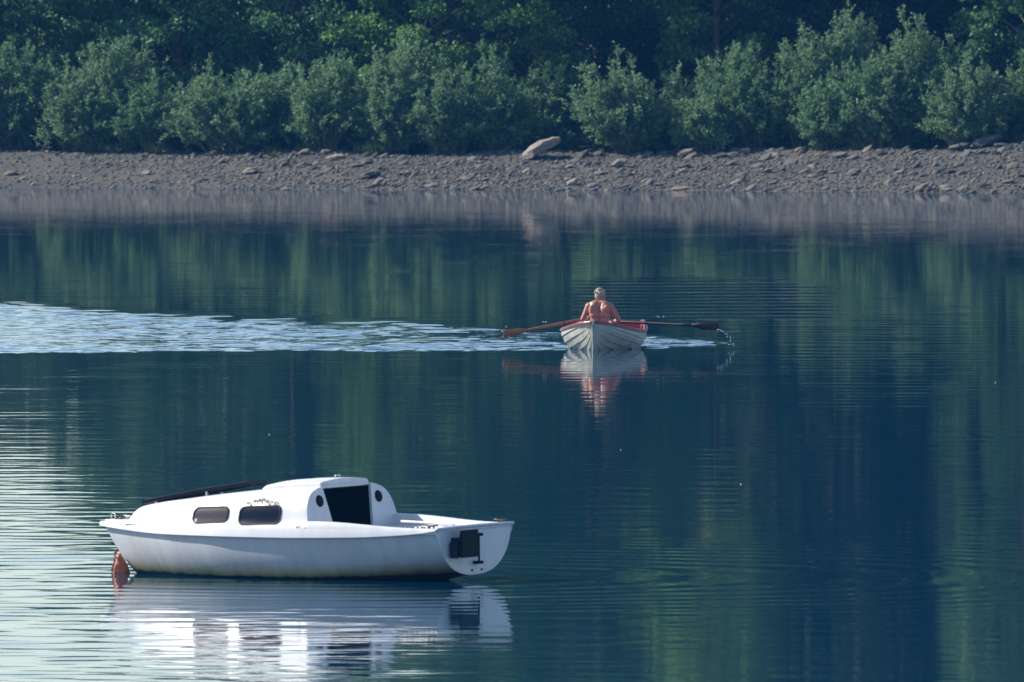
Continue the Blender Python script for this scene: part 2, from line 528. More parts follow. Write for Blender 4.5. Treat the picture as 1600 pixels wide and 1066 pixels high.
wx = np.concatenate([[-900, -500, -250, -120, -60, -35], np.arange(-26, -14, .4), np.arange(-14, 14.01, .09), np.arange(14.4, 26.5, .4), [35, 60, 120, 250, 500, 900]])
wy = np.concatenate([[35, 60, 100, 150, 180], np.arange(188, 300, .16), np.arange(300, 385, .14), np.arange(385, 512, .2), [520, 560]])
wme, _, _ = grid_mesh('lake_water', wx, wy, water_z)
wk = wme.attributes.new('wake', 'FLOAT', 'POINT'); wk.data.foreach_set('value', WAKE['w'].ravel().astype(np.float32))
tag(link('water', wme, M['water']), kind='structure')

# ------------------------------------------------------------------ moored cabin boat
boat = empty('cabin_boat', BOAT)
A = math.radians(34)
fwd = Vector((-math.cos(A), math.sin(A), 0)); port = Vector((-math.sin(A), -math.cos(A), 0))
HEEL = math.radians(1.4)                 # leans a little to the near side
upv = Vector((0, 0, 1))
port_h = (port * math.cos(HEEL) - upv * math.sin(HEEL)); up_h = (upv * math.cos(HEEL) + port * math.sin(HEEL))
boat.matrix_world = Matrix.Translation(BOAT) @ Matrix((fwd, port_h, up_h)).transposed().to_4x4()
tag(boat, 'small white cabin boat with dark windows moored on calm water', 'boat')

LB = 4.70
b_sheer = curve([0, .5, 1.0, 1.8, 2.6, 3.3, 3.9, 4.3, 4.55, 4.70], [.70, .775, .83, .865, .83, .70, .48, .29, .14, .02])
z_sheer = curve([0, 1.5, 3, 4.7], [.575, .585, .575, .55])
z_kn = curve([0, .25, 1.0, 2.0, 3.4, 4.7], [.545, .51, .47, .455, .455, .50])     # where hull and deck moulding meet
z_keel = curve([0, .4, 1.0, 2.0, 3.2, 3.9, 4.15, 4.3, 4.45, 4.58, 4.70], [.065, .0, -.13, -.24, -.22, -.12, -.06, .0, .14, .30, .49])
n_sec = curve([0, 2, 3.4, 4.3, 4.7], [2.5, 2.5, 1.9, 1.35, 1.2])

us = np.concatenate([np.linspace(0, 3.6, 25), np.linspace(3.7, LB, 16)])
NS = 18
V, Fc = [], []
for u in us:
    b, zt, zk, n = float(b_sheer(u)) - .012, float(z_kn(u)), float(z_keel(u)), float(n_sec(u))
    row = []
    for k in range(-NS, NS + 1):
        ph = math.pi / 2 * (1 - abs(k) / NS)
        c, s_ = max(0, math.cos(ph)), math.sin(ph)
        y = b * c ** (2 / n) * (1 - .12 * s_ ** (2 / n)); z = zt - (zt - zk) * s_ ** (2 / n)
        V.append((u, y if k > 0 else -y, z))
K = 2 * NS + 1
for i in range(len(us) - 1):
    for k in range(K - 1):
        Fc.append((i*K+k, i*K+k+1, (i+1)*K+k+1, (i+1)*K+k))
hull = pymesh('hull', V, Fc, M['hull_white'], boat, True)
# transom plate
tv = [V[k] for k in range(K)]
tr = [(-.004, y * 1.0, z) for (_, y, z) in tv] + [(-.004, -.70, .572), (-.004, .70, .572)]
tb = bmesh.new()
ring = [tb.verts.new(p) for p in tr[:K]] + [tb.verts.new(tr[K+1]), tb.verts.new(tr[K])]
fce = tb.faces.new(ring)
ex = bmesh.ops.extrude_face_region(tb, geom=[fce])
for v in ex['geom']:
    if isinstance(v, bmesh.types.BMVert):
        v.co.x += .035
bmesh.ops.recalc_face_normals(tb, faces=tb.faces)
tme = bpy.data.meshes.new('transom'); tb.to_mesh(tme)
transom = link('transom', tme, M['gelcoat'], boat)
bv = transom.modifiers.new('bevel', 'BEVEL'); bv.width = .006; bv.segments = 2; bv.limit_method = 'ANGLE'

# deck moulding: the overhanging band round the hull
prof = [(-.016, 0.0, 0), (.026, .002, 0), (.032, .03, 0), (.022, .7, 1), (.008, .94, 1), (-.02, 1.0, 1), (-.075, 1.0, 1)]
V, Fc = [], []
for u in us:
    b, z0, z1 = float(b_sheer(u)), float(z_kn(u)), float(z_sheer(u))
    for sgn in (1, -1):
        for (dy, t, rel) in prof:
            zz = z0 + (t if not rel else t * (z1 - z0)) * (1 if rel else .3)
            V.append((u + (.045 * (u / LB) ** 8 if dy > -.05 else 0), sgn * max(b + dy, .0), zz))
P = len(prof)
for i in range(len(us) - 1):
    for s_ in (0, 1):
        for k in range(P - 1):
            a = i*2*P + s_*P + k; c = a + 2*P
            Fc.append((a, a+1, c+1, c) if s_ == 0 else (a, c, c+1, a+1))
for i in (len(us) - 1,):
    for k in range(P - 1):
        a = i*2*P + k
        Fc.append((a, a+1, a+P+1, a+P))
es = pymesh('gunwale_band', V, Fc, M['gelcoat'], boat, True).modifiers.new('split', 'EDGE_SPLIT'); es.split_angle = math.radians(28)
# foredeck and side deck sheet
V, Fc = [], []
du = np.linspace(3.15, LB, 20)
for u in du:
    b, z1 = float(b_sheer(u)) - .03, float(z_sheer(u))
    b = max(b, .005)
    for k in range(9):
        q = -1 + 2 * k / 8
        V.append((u, b * q, z1 - .002 + .02 * (1 - q * q)))
for i in range(len(du) - 1):
    for k in range(8):
        Fc.append((i*9+k, (i+1)*9+k, (i+1)*9+k+1, i*9+k+1))
pymesh('foredeck', V, Fc, M['gelcoat'], boat, True)

# cabin trunk
c_vb = curve([1.5, 2.2, 3.0, 3.6, 4.0, 4.2], [.845, .81, .70, .56, .43, .36])
c_h = curve([1.5, 2.0, 2.7, 3.4, 4.0, 4.07, 4.2], [.412, .392, .335, .262, .19, .168, .0])
NC = 4.3


def cab(u, ph):
    """point on the cabin skin: ph 0 at the deck .. pi/2 at the crown"""
    vb, H, zs = float(c_vb(u)), float(c_h(u)), float(z_sheer(u)) - .012
    c, s_ = max(0, math.cos(ph)), max(0, math.sin(ph))
    w = H * s_ ** (2 / NC)
    v = vb * c ** (2 / NC) * (1 - .10 * (w / max(H, .01))) + .035 * math.exp(-w / .035)
    if ph > 1.5707: v = 0
    return v, zs + w + .012 * (H / .4) * (1 - (v / vb) ** 2)


def cab_side(u, z):
    lo, hi = 0.0, 1.2
    for _ in range(30):
        m_ = (lo + hi) / 2
        if cab(u, m_)[1] < z: lo = m_
        else: hi = m_
    return cab(u, lo)[0]


RAKE = .20
cu = np.concatenate([np.linspace(1.54, 3.9, 22), [3.96, 4.0, 4.03, 4.06, 4.10, 4.14, 4.17, 4.195]])
NPH = 20


def section(u):
    out = []
    for k in range(-NPH, NPH + 1):
        ph = math.pi / 2 * (1 - abs(k) / NPH) ** 2.3
        v, w = cab(u, ph)
        out.append((v if k > 0 else -v, w))
    return out


V, Fc = [], []
for i, u in enumerate(cu):
    for (v, w) in section(u):
        lean = RAKE * (w - .575) * max(0, 1 - (u - 1.54) / .9)
        V.append((u + lean, v, w))
K = 2 * NPH + 1
for i in range(len(cu) - 1):
    for k in range(K - 1):
        Fc.append((i*K+k, i*K+k+1, (i+1)*K+k+1, (i+1)*K+k))
pymesh('cabin', V, Fc, M['gelcoat'], boat, True)
# aft bulkhead with the open companionway
sec = section(1.54)
door = [(-.33, .40), (-.445, .974), (.445, .974), (.33, .40)]
bb = bmesh.new()


def bpt(v, w, off=0.0):
    return (1.54 + RAKE * (w - .575) + off, v, w)


outer = [bb.verts.new(bpt(*p)) for p in sec] + [bb.verts.new(bpt(-.80, .34)), bb.verts.new(bpt(.80, .34))][::1]
outer = outer[:K] + [outer[K+1], outer[K]]
inner = [bb.verts.new(bpt(*p)) for p in door]
eds = [bb.edges.new((outer[i], outer[(i+1) % len(outer)])) for i in range(len(outer))]
eds += [bb.edges.new((inner[i], inner[(i+1) % 4])) for i in range(4)]
bmesh.ops.triangle_fill(bb, use_beauty=True, use_dissolve=False, edges=eds)
bm_faces = list(bb.faces)
ex = bmesh.ops.extrude_face_region(bb, geom=bm_faces)
for v in ex['geom']:
    if isinstance(v, bmesh.types.BMVert):
        v.co.x += .03
bmesh.ops.translate(bb, verts=bb.verts, vec=(-.012, 0, 0))
bmesh.ops.recalc_face_normals(bb, faces=bb.faces)
bme = bpy.data.meshes.new('bulkhead'); bb.to_mesh(bme)
link('bulkhead', bme, M['gelcoat'], boat)
# added near-black shell, painting the shade inside the cabin
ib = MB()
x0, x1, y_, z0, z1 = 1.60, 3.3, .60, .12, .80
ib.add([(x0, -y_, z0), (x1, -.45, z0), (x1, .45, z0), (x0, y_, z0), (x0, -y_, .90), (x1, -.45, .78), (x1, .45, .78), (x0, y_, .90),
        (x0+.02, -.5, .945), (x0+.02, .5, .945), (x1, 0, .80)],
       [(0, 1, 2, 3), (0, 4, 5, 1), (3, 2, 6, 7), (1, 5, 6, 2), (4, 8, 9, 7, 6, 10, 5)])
ib.build('interior_dark_shell', M['lining'], boat)

# sliding hatch
V, Fc = [], []
hu = [1.585, 1.60, 1.9, 2.25, 2.36, 2.40]
ht = [.032, .037, .045, .046, .038, .012]
for u, t in zip(hu, ht):
    zc = float(z_sheer(u)) + float(c_h(max(u, 1.54))) + .006
    row = [(-.45, -.035), (-.445, t * .55), (-.41, t * .92), (-.2, t + .012), (0, t + .016), (.2, t + .012), (.41, t * .92), (.445, t * .55), (.45, -.035)]
    for (v, dz) in row:
        V.append((u + RAKE * .41 * max(0, 1 - (u - 1.54) / .9) - .03, v, zc + dz - .006 * (v / .45) ** 2))
for i in range(len(hu) - 1):
    for k in range(8):
        Fc.append((i*9+k, i*9+k+1, (i+1)*9+k+1, (i+1)*9+k))
Fc += [tuple(range(9))[::-1], tuple(len(V) - 9 + k for k in range(9))]
hatch = pymesh('sliding_hatch', V, Fc, M['gelcoat'], boat, False)
bv = hatch.modifiers.new('bevel', 'BEVEL'); bv.width = .008; bv.segments = 3; bv.limit_method = 'ANGLE'
hh = MB(); hz = float(z_sheer(1.7)) + float(c_h(1.7)) + .075
hh.tube([(1.72, -.05, hz - .015), (1.72, -.04, hz + .016), (1.72, .04, hz + .016), (1.72, .05, hz - .015)], .009, 8)
hh.build('hatch_handle', M['steel'], hatch, True)

# windows: seal + pane following the cabin side
def side_pane(name, u0, u1, z0, z1, rad, off, mat, parent, lean):
    V, f = [], []
    N, R = 18, 6
    for i in range(N + 1):
        u = u0 + (u1 - u0) * (1 - math.cos(math.pi * i / N)) / 2
        e = max(0, rad - min(u - u0, u1 - u)); cut = rad - math.sqrt(max(0, rad * rad - e * e))
        for k in range(R + 1):
            z = z0 + cut + (z1 - z0 - 2 * cut) * k / R + lean * (u - (u0 + u1) / 2)
            V.append((u, cab_side(u, z) + off, z))
    for i in range(N):
        for k in range(R):
            a = i * (R + 1) + k
            f.append((a, a + 1, a + R + 2, a + R + 1))
    return pymesh(name, V, f, mat, parent, True)


def side_patch(name, u0, u1, z0, z1, rad, off, mat, parent, lean=0.0, inner=None):
    """rounded-rectangle plate lying on the cabin side"""
    pts = []
    for (cu_, cz_, a0) in ((u1 - rad, z1 - rad, 0), (u0 + rad, z1 - rad, 90), (u0 + rad, z0 + rad, 180), (u1 - rad, z0 + rad, 270)):
        for k in range(6):
            a = math.radians(a0 + 18 * k)
            pts.append((cu_ + rad * math.cos(a), cz_ + rad * math.sin(a)))
    V = []
    for d in (off, -.01):
        for (u, z) in pts:
            zz = z + lean * (u - (u0 + u1) / 2)
            V.append((u + .0, cab_side(u, zz) + d, zz))
    n = len(pts)
    f = [tuple(range(n))] + [(k, k + n, (k + 1) % n + n, (k + 1) % n) for k in range(n)]
    if inner is not None:      # a ring
        ip = []
        for (u, z) in pts:
            cu_, cz_ = (u0 + u1) / 2, (z0 + z1) / 2
            ip.append((u - inner * np.sign(u - cu_), z - inner * np.sign(z - cz_)))
        base = len(V)
        for (u, z) in ip:
            zz = z + lean * (u - (u0 + u1) / 2)
            V.append((u, cab_side(u, zz) + off, zz))
        f = [(k, (k + 1) % n, base + (k + 1) % n, base + k) for k in range(n)] + [(k, k + n, (k + 1) % n + n, (k + 1) % n) for k in range(n)]
    return pymesh(name, V, f, mat, parent)


for (u0, u1, z0, z1, lean, gm, lb) in ((1.90, 2.45, .597, .790, -.045, 'glass_smoke', None), (2.61, 3.11, .597, .765, -.05, 'glass_curtain', 'window with a grey curtain behind it')):
    for sg in (1,):
        w = side_patch('window', u0, u1, z0, z1, .06, .016, M['rubber'], boat, lean, inner=.014)
        side_pane('pane', u0 + .006, u1 - .006, z0 + .006, z1 - .006, .055, .009, M[gm], w, lean)
        if lb: w['label'] = lb
# the far side's pair
for (u0, u1, z0, z1, lean, gm) in ((1.90, 2.45, .597, .790, -.045, 'glass_smoke'), (2.61, 3.11, .597, .765, -.05, 'glass_curtain')):
    w = side_patch('window', u0, u1, z0, z1, .06, .016, M['rubber'], boat, lean, inner=.014)
    q = side_pane('pane', u0 + .006, u1 - .006, z0 + .006, z1 - .006, .055, .009, M[gm], w, lean)
    for o in (w, q):
        for v in o.data.vertices: v.co.y *= -1
        o.data.flip_normals()
# small cloth tag hanging from the forward window
MB().box((3.03, cab_side(3.05, .60) + .006, .575), (3.065, cab_side(3.05, .60) + .016, .635), .004).build('window_tag', M['cloth'], boat)

# the mountain-range sticker over the aft window
dk = MB()
ridge = [(2.42, .800), (2.36, .822), (2.33, .812), (2.27, .845), (2.24, .832), (2.21, .856), (2.18, .838), (2.155, .862), (2.12, .838), (2.09, .850), (2.06, .825), (2.03, .842), (1.99, .826), (1.96, .838), (1.915, .815)]
segs = [(ridge[i], ridge[i+1], .013) for i in range(len(ridge) - 1)]
g2 = random.Random(4)
for (u, z) in ridge[1:-1]:
    for _ in range(3):
        segs.append(((u, z - .004), (u + g2.uniform(-.035, .035), z - g2.uniform(.012, .032)), g2.uniform(.010, .022)))
for (p, q, wd) in segs:
    d = Vector((q[0] - p[0], q[1] - p[1])); n_ = Vector((-d.y, d.x)).normalized() * wd * .5
    cs = [(p[0] + n_.x, p[1] + n_.y), (q[0] + n_.x * .5, q[1] + n_.y * .5), (q[0] - n_.x * .5, q[1] - n_.y * .5), (p[0] - n_.x, p[1] - n_.y)]
    dk.add([(u + RAKE * (z - .575) * max(0, 1 - (u - 1.54) / .9), cab_side(u, z) + .014, z) for (u, z) in cs], [(0, 1, 2, 3)])
dk.build('mountain_sticker', M['decal'], boat)

# round black fittings each side of the door
for v in (.545, -.545):
    pb = MB(); z = .835
    c = Vector(bpt(v, z, -.012)); ax = Vector((-1, 0, RAKE)).normalized()
    pb.tube([c + ax * .0, c + ax * .014, c + ax * .016], [.056, .056, .040], 24)
    pr = pb.build('round_fitting', M['black'], boat)
    rb = MB(); rb.tube([c + ax * .002, c + ax * .010], [.064, .060], 24); rb.build('rim', M['rubber'], pr)

# folded dark panel propped on the coach roof
def roof_z(u):
    return float(z_sheer(u)) - .012 + float(c_h(u)) + .02 * float(c_h(u)) / .4


pan = MB()
P0, P1 = (4.10, roof_z(4.0) - .002), (2.74, roof_z(2.74) + .056)
mid = ((P0[0] + P1[0]) / 2, (P0[1] + P1[1]) / 2 + .012)
pv, pf = [], []
for (u, z) in (P0, mid, P1):
    for (v, dz) in ((-.16, 0), (.16, 0), (.16, .040), (-.16, .040)):
        pv.append((u, v, z + dz))
for i in (0, 1):
    for k in range(4):
        pf.append((i*4+k, i*4+(k+1) % 4, (i+1)*4+(k+1) % 4, (i+1)*4+k))
pf += [(0, 1, 2, 3), (11, 10, 9, 8)]
panel = pan.add(pv, pf).build('solar_panel', M['panel'], boat, bevel=.004)
fr = MB()
for v in (-.12, .12):
    fr.tube([(3.95, v, roof_z(3.95) + .02), (3.3, v, roof_z(3.3) + .035), (2.9, v, roof_z(2.9) + .06), (2.74, v, P1[1] + .004)], .018, 6)
fr.build('panel_rail', M['black'], panel)
for u in (3.30, 3.95):
    for v in (-.13, .13):
        zz = np.interp(u, [P1[0], mid[0], P0[0]], [P1[1], mid[1], P0[1]])
        MB().box((u - .013, v - .013, roof_z(u) - .03), (u + .013, v + .013, float(zz) + .004)).build('panel_bracket', M['steel'], panel)

# cockpit: coamings, benches, sole, aft deck
for sg in (1, -1):
    V, Fc = [], []
    cu2 = np.linspace(0.0, 1.66, 22)
    for u in cu2:
        b, z1 = float(b_sheer(u)), float(z_sheer(u))
        e = .052 * sstep(0.25, 1.45, u) * (1 - sstep(1.60, 1.66, u))
        zt = z1 + float(e)
        for (v, z) in ((b + .018, z1 - .06), (b + .012, zt - .012), (b - .008, zt), (b - .075, zt), (b - .10, zt - .014), (b - .125, z1 - .10), (b - .13, .36)):
            V.append((u, sg * v, z + .001))
    for i in range(len(cu2) - 1):
        for k in range(6):
            a = i*7+k
            Fc.append((a, a+1, a+8, a+7) if sg < 0 else (a, a+7, a+8, a+1))
    Fc += [tuple(range(7)), tuple(len(V) - 7 + k for k in range(7))]
    pymesh('coaming', V, Fc, M['gelcoat'], boat, True)
    V, Fc = [], []
    for u in np.linspace(.02, 1.56, 14):
        b = float(b_sheer(u)) - .118
        V += [(u, sg * b, .535), (u, sg * .34, .53), (u, sg * .33, .515), (u, sg * .33, .26)]
    for i in range(13):
        for k in range(3):
            a = i*4+k
            Fc.append((a, a+1, a+5, a+4))
    pymesh('bench_seat', V, Fc, M['gelcoat'], boat)
MB().box((.02, -.36, .24), (1.64, .36, .265)).build('cockpit_sole', M['gelcoat'], boat)
MB().add([(-.012, -.695, .570), (-.012, .695, .570), (.34, .62, .574), (.34, -.62, .574), (-.012, -.695, .535), (-.012, .695, .535), (.34, .62, .50), (.34, -.62, .50)],
         [(0, 3, 2, 1), (4, 5, 6, 7), (0, 1, 5, 4), (1, 2, 6, 5), (2, 3, 7, 6), (3, 0, 4, 7)]).build('aft_deck', M['gelcoat'], boat, bevel=.01)
tl = MB().tube([(.05, .30, .592), (.5, .02, .597), (1.0, -.12, .60)], [.018, .016, .013], 8)
tl.build('tiller', M['gelcoat'], boat, True)
# stern rim
MB().tube([(-.012, -.71, .572), (-.016, -.3, .578), (-.016, .3, .578), (-.012, .71, .572)], .017, 8).build('transom_rim', M['gelcoat'], boat, True)


def cleat(parent, c, ang, mat):
    c = Vector(c); d = Vector((math.cos(ang), math.sin(ang), 0))
    m = MB()
    m.tube([c - d*.07 + Vector((0, 0, .032)), c - d*.02 + Vector((0, 0, .026)), c + d*.02 + Vector((0, 0, .026)), c + d*.07 + Vector((0, 0, .034))], [.007, .010, .010, .007], 6)
    for s_ in (-.022, .022):
        m.tube([c + d*s_ - Vector((0, 0, .012)), c + d*s_ + Vector((0, 0, .028))], .009, 6)
    return m.build('cleat', mat, parent, True)


cleat(boat, (.10, .64, .578), .6, M['rust']); cleat(boat, (.10, -.64, .578), .4, M['rust'])
ch = MB()
for k in range(9):
    ch.ball((.13 + .045*k, .66 + .012*math.sin(k*2.1), .585), (.016, .012, .010), 6, 4)
tag(ch.build('stern_chain', M['rust'], boat), kind='stuff')
# bow fittings
br = MB()
for k in range(12):
    a0, a1 = math.radians(30*k), math.radians(30*(k+1))
    br.tube([(4.60 + .03*math.cos(a0), .0, .60 + .032*math.sin(a0)), (4.60 + .03*math.cos(a1), .0, .60 + .032*math.sin(a1))], .0055, 6)
br.build('bow_ring', M['steel'], boat, True)
bc = MB()
for k in range(13):
    u = 4.52 - .035*k
    bc.ball((u, .03*math.sin(k*1.7), .578 + .004*(k % 2)), (.020, .014, .013), 6, 4)
tag(bc.build('deck_chain', M['rust'], boat), kind='stuff')
cleat(boat, (4.40, .0, .578), 0.0, M['steel'])
# transom fittings
pd = MB().box((-.165, .16, .265), (-.125, .47, .552)); pd.build('motor_pad', M['black'], boat, bevel=.012)
bk = MB().box((-.12, .21, .285), (-.002, .26, .46)).box((-.12, .38, .285), (-.002, .43, .46)).box((-.024, .20, .27), (-.004, .44, .47))
bk.build('motor_bracket', M['navy'], boat, bevel=.004)
MB().box((-.115, .45, .262), (-.03, .50, .43)).build('bracket_lever', M['navy'], boat, bevel=.006)
rd = MB().tube([(-.05, -.01, .50), (-.05, -.01, .20)], .011, 8)
rd.build('rudder_rod', M['black'], boat)
for z in (.485, .195):
    MB().box((-.075, -.06, z - .016), (-.003, .04, z + .016)).build('gudgeon', M['black'], boat, bevel=.004)
for v in (.06, -.12):
    MB().tube([(-.012, v, .115), (-.002, v, .115)], .013, 10).build('drain_plug', M['black'], boat)

# mooring buoy at the stem
BW = boat.matrix_world
bp_ = BW @ Vector((4.44, .10, 0)); bp_.z = 0
buoy = empty('mooring_buoy', bp_)
bu = MB()
pr = [(0.0, .245), (.012, .243), (.028, .225), (.042, .19), (.062, .14), (.082, .08), (.092, .02), (.09, -.05), (.05, -.12), (0, -.14)]
V, Fc = [], []
for (r, z) in pr:
    for k in range(16):
        a = 2*math.pi*k/16
        V.append((r*math.cos(a) - .12*(z-.05), r*math.sin(a), z*.86))
for i in range(len(pr) - 1):
    for k in range(16):
        Fc.append((i*16+k, i*16+(k+1) % 16, (i+1)*16+(k+1) % 16, (i+1)*16+k))
pymesh('float', V, Fc, M['buoy'], buoy, True)
tag(buoy, 'weathered orange mooring buoy floating at the white cabin boat\'s bow', 'buoy')
cn = MB()
stem_eye = BW @ Vector((4.545, .015, .25)) - bp_
pts = [stem_eye, stem_eye + Vector((-.03, -.03, -.05)), Vector((-.06, -.07, .17)), Vector((-.085, -.06, .08)), Vector((-.10, -.05, -.02))]
for i in range(len(pts) - 1):
    for k in range(4):
        c = pts[i].lerp(pts[i+1], (k + .5) / 4); q = (pts[i+1] - pts[i]).normalized()
        s_ = q.cross(Vector((0, 1, 0)) if k % 2 else Vector((1, 0, 0))).normalized()
        l = .020
        ringp = [c + q*(l*math.cos(t)) + s_*(.011*math.sin(t)) for t in [j*math.pi/4 for j in range(9)]]
        cn.tube(ringp, .0045, 5, cap=False)
cn.build('mooring_chain', M['rust'], buoy, True)

# ------------------------------------------------------------------ rowing boat
YAW = math.radians(5.5)
LR = 3.45
rf = Vector((-math.sin(YAW), -math.cos(YAW), 0)); rp = Vector((math.cos(YAW), -math.sin(YAW), 0))   # forward (to the bow), and the boat's left
row_o = ROW - rf * (LR - .12)
rowb = empty('rowing_boat')
rowb.matrix_world = Matrix.Translation(row_o) @ Matrix((rf, rp, Vector((0, 0, 1)))).transposed().to_4x4()
RW = rowb.matrix_world.copy()
tag(rowb, 'white clinker-built rowing boat with red inside carrying a rower', 'boat')
rb_ = curve([0, .6, 1.5, 2.2, 2.8, 3.2, 3.36, 3.45], [.46, .55, .625, .60, .46, .27, .135, .02])
rz_s = curve([0, .8, 1.7, 2.6, 3.45], [.40, .315, .28, .33, .445])
rz_k = curve([0, .5, 1.5, 2.6, 3.15, 3.3, 3.4, 3.45], [-.02, -.09, -.12, -.10, -.05, .02, .16, .36])
rn = curve([0, 1.6, 2.6, 3.45], [2.3, 2.4, 1.7, 1.15])
NST = 7
rus = np.concatenate([np.linspace(0, 2.6, 16), np.linspace(2.75, LR, 10)])


def rsec(u, t, off=0.0):
    """t 0 keel .. 1 sheer, on the half section"""
    b, zt, zk, n = float(rb_(u)), float(rz_s(u)), float(rz_k(u)), float(rn(u))
    ph = math.pi / 2 * (1 - t)
    y = b * max(0, math.cos(ph)) ** (2 / n); z = zt - (zt - zk) * max(0, math.sin(ph)) ** (2 / n)
    ny, nz = y / max(b, .05) + .15, -(1 - t) * .8
    l = math.hypot(ny, nz)
    return y + off * ny / l, z + off * nz / l


tcuts = [0, .16, .30, .43, .56, .70, .85, 1.0]
for sg in (1, -1):
    for s in range(NST):
        t0, t1 = tcuts[s], tcuts[s+1]
        V, Fc = [], []
        for u in rus:
            fl = min(1, (LR - u) / .5 + .12)
            lo = max(t0 - .02, 0)
            pts = [rsec(u, lo, .027 * fl), rsec(u, (lo + t1) / 2, .017 * fl), rsec(u, t1, .004 * fl), rsec(u, t1, -.006), rsec(u, lo, .004 * fl)]
            for (y, z) in pts:
                V.append((u, sg * max(y, .004), z))
        for i in range(len(rus) - 1):
            for k in range(5):
                a, b2 = i*5+k, i*5+(k+1) % 5
                Fc.append((a, b2, b2+5, a+5) if sg > 0 else (a, a+5, b2+5, b2))
        Fc += [(0, 1, 2, 3, 4), tuple(len(V) - 5 + k for k in range(5))]
        pymesh('strake', V, Fc, M['plank'], rowb)
# red lining
V, Fc = [], []
NT = 12
for u in rus[:-1]:
    for k in range(-NT, NT + 1):
        y, z = rsec(u, min(abs(k) / NT, .97), -.034)
        V.append((u + .01, (1 if k > 0 else -1) * max(y, 0) if k else 0, z + .01))
K = 2*NT + 1
for i in range(len(rus) - 2):
    for k in range(K - 1):
        Fc.append((i*K+k, (i+1)*K+k, (i+1)*K+k+1, i*K+k+1))
pymesh('lining', V, Fc, M['red_paint'], rowb, True)
# ribs
for u in (.45, .85, 1.25, 1.65, 2.05):
    for sg in (1, -1):
        m = MB(); pts = []
        for k in range(8):
            y, z = rsec(u, .15 + .85 * k / 7, -.026)
            pts.append((u, sg * y, z + .008))
        m.tube(pts, .013, 5); m.build('rib', M['red_paint'], rowb)
# rails
for sg in (1, -1):
    V, Fc = [], []
    for u in rus:
        b, z = float(rb_(u)), float(rz_s(u))
        for (dy, dz) in ((.030, -.028), (.034, .004), (.026, .014), (-.030, .014), (-.034, .0), (-.03, -.022)):
            V.append((u + .012, sg * max(b + dy, -.0), z + dz))
    for i in range(len(rus) - 1):
        for k in range(6):
            a, b2 = i*6+k, i*6+(k+1) % 6
            Fc.append((a, b2, b2+6, a+6) if sg > 0 else (a, a+6, b2+6, b2))
    Fc += [tuple(range(6)), tuple(len(V) - 6 + k for k in range(6))]
    pymesh('gunwale', V, Fc, M['rail'], rowb)
# stem post
sp = []
for z in np.linspace(-.1, .47, 12):
    zz = np.array([float(rz_k(u)) for u in np.linspace(2.9, LR, 60)])
    u = float(np.interp(z, zz, np.linspace(2.9, LR, 60)))
    sp.append((u + .004, z))
m = MB(); V, Fc = [], []
for (u, z) in sp:
    V += [(u - .03, -.026, z), (u + .022, -.014, z), (u + .022, .014, z), (u - .03, .026, z)]
for i in range(len(sp) - 1):
    for k in range(4):
        Fc.append((i*4+k, i*4+(k+1) % 4, (i+1)*4+(k+1) % 4, (i+1)*4+k))
Fc += [(3, 2, 1, 0), tuple(len(V) - 4 + k for k in range(4))]
m.add(V, Fc).build('stem_post', M['plank'], rowb)
MB().tube([(LR + .012, 0, .385), (LR + .038, 0, .38)], .011, 8).build('bow_eye', M['black'], rowb)
MB().add([(LR - .34, -.16, .405), (LR - .02, -.02, .455), (LR - .02, .02, .455), (LR - .34, .16, .405), (LR - .34, -.16, .385), (LR - .02, -.02, .43), (LR - .02, .02, .43), (LR - .34, .16, .385)],
         [(0, 3, 2, 1), (4, 5, 6, 7), (0, 1, 5, 4), (1, 2, 6, 5), (2, 3, 7, 6), (3, 0, 4, 7)]).build('breasthook', M['rail'], rowb)
# transom
tb = bmesh.new(); pts = []
for k in range(-NT, NT + 1):
    y, z = rsec(0, abs(k) / NT, .0)
    pts.append(tb.verts.new((-.02, (1 if k > 0 else -1) * y, z)))
pts += [tb.verts.new((-.02, .2, .395)), tb.verts.new((-.02, -.2, .395))]
fce = tb.faces.new(pts)
ex = bmesh.ops.extrude_face_region(tb, geom=[fce])
for v in ex['geom']:
    if isinstance(v, bmesh.types.BMVert): v.co.x += .03
bmesh.ops.recalc_face_normals(tb, faces=tb.faces)
tme = bpy.data.meshes.new('stern_board'); tb.to_mesh(tme); link('stern_board', tme, M['red_paint'], rowb)
SEAT_Z = .165
for (u, z, w) in ((1.62, SEAT_Z, .125), (.30, .20, .2), (2.55, .20, .11)):
    b = (float(rb_(u)) - .045) * (.72 if u > 2 else 1)
    MB().box((u - w, -b, z - .028), (u + w, b, z)).build('thwart', M['red_paint'], rowb, bevel=.005)
for sg in (1, -1):                                  # pale knees bracing the stern quarters
    b = float(rb_(.55))
    MB().add([(.34, sg*(b-.06), .19), (.38, sg*(b-.06), .19), (.66, sg*(b-.02), .33), (.62, sg*(b-.02), .33), (.34, sg*(b-.10), .19), (.38, sg*(b-.10), .19), (.66, sg*(b-.055), .33), (.62, sg*(b-.055), .33)],
             [(0, 1, 2, 3), (4, 7, 6, 5), (0, 4, 5, 1), (1, 5, 6, 2), (2, 6, 7, 3), (3, 7, 4, 0)]).build('knee', M['plank'], rowb)
LOCK_U = 1.42
lock = {}
for sg in (1, -1):
    b, z = float(rb_(LOCK_U)), float(rz_s(LOCK_U))
    c = Vector((LOCK_U, sg * (b + .01), z))
    lock[sg] = c
    m = MB().tube([c + Vector((0, 0, -.02)), c + Vector((0, 0, .075))], .011, 8)
    m.tube([c + Vector((-.035, 0, .135)), c + Vector((-.04, 0, .10)), c + Vector((-.02, 0, .075)), c + Vector((.02, 0, .075)), c + Vector((.04, 0, .10)), c + Vector((.035, 0, .135))], .008, 6)
    m.build('oarlock', M['black'], rowb, True)

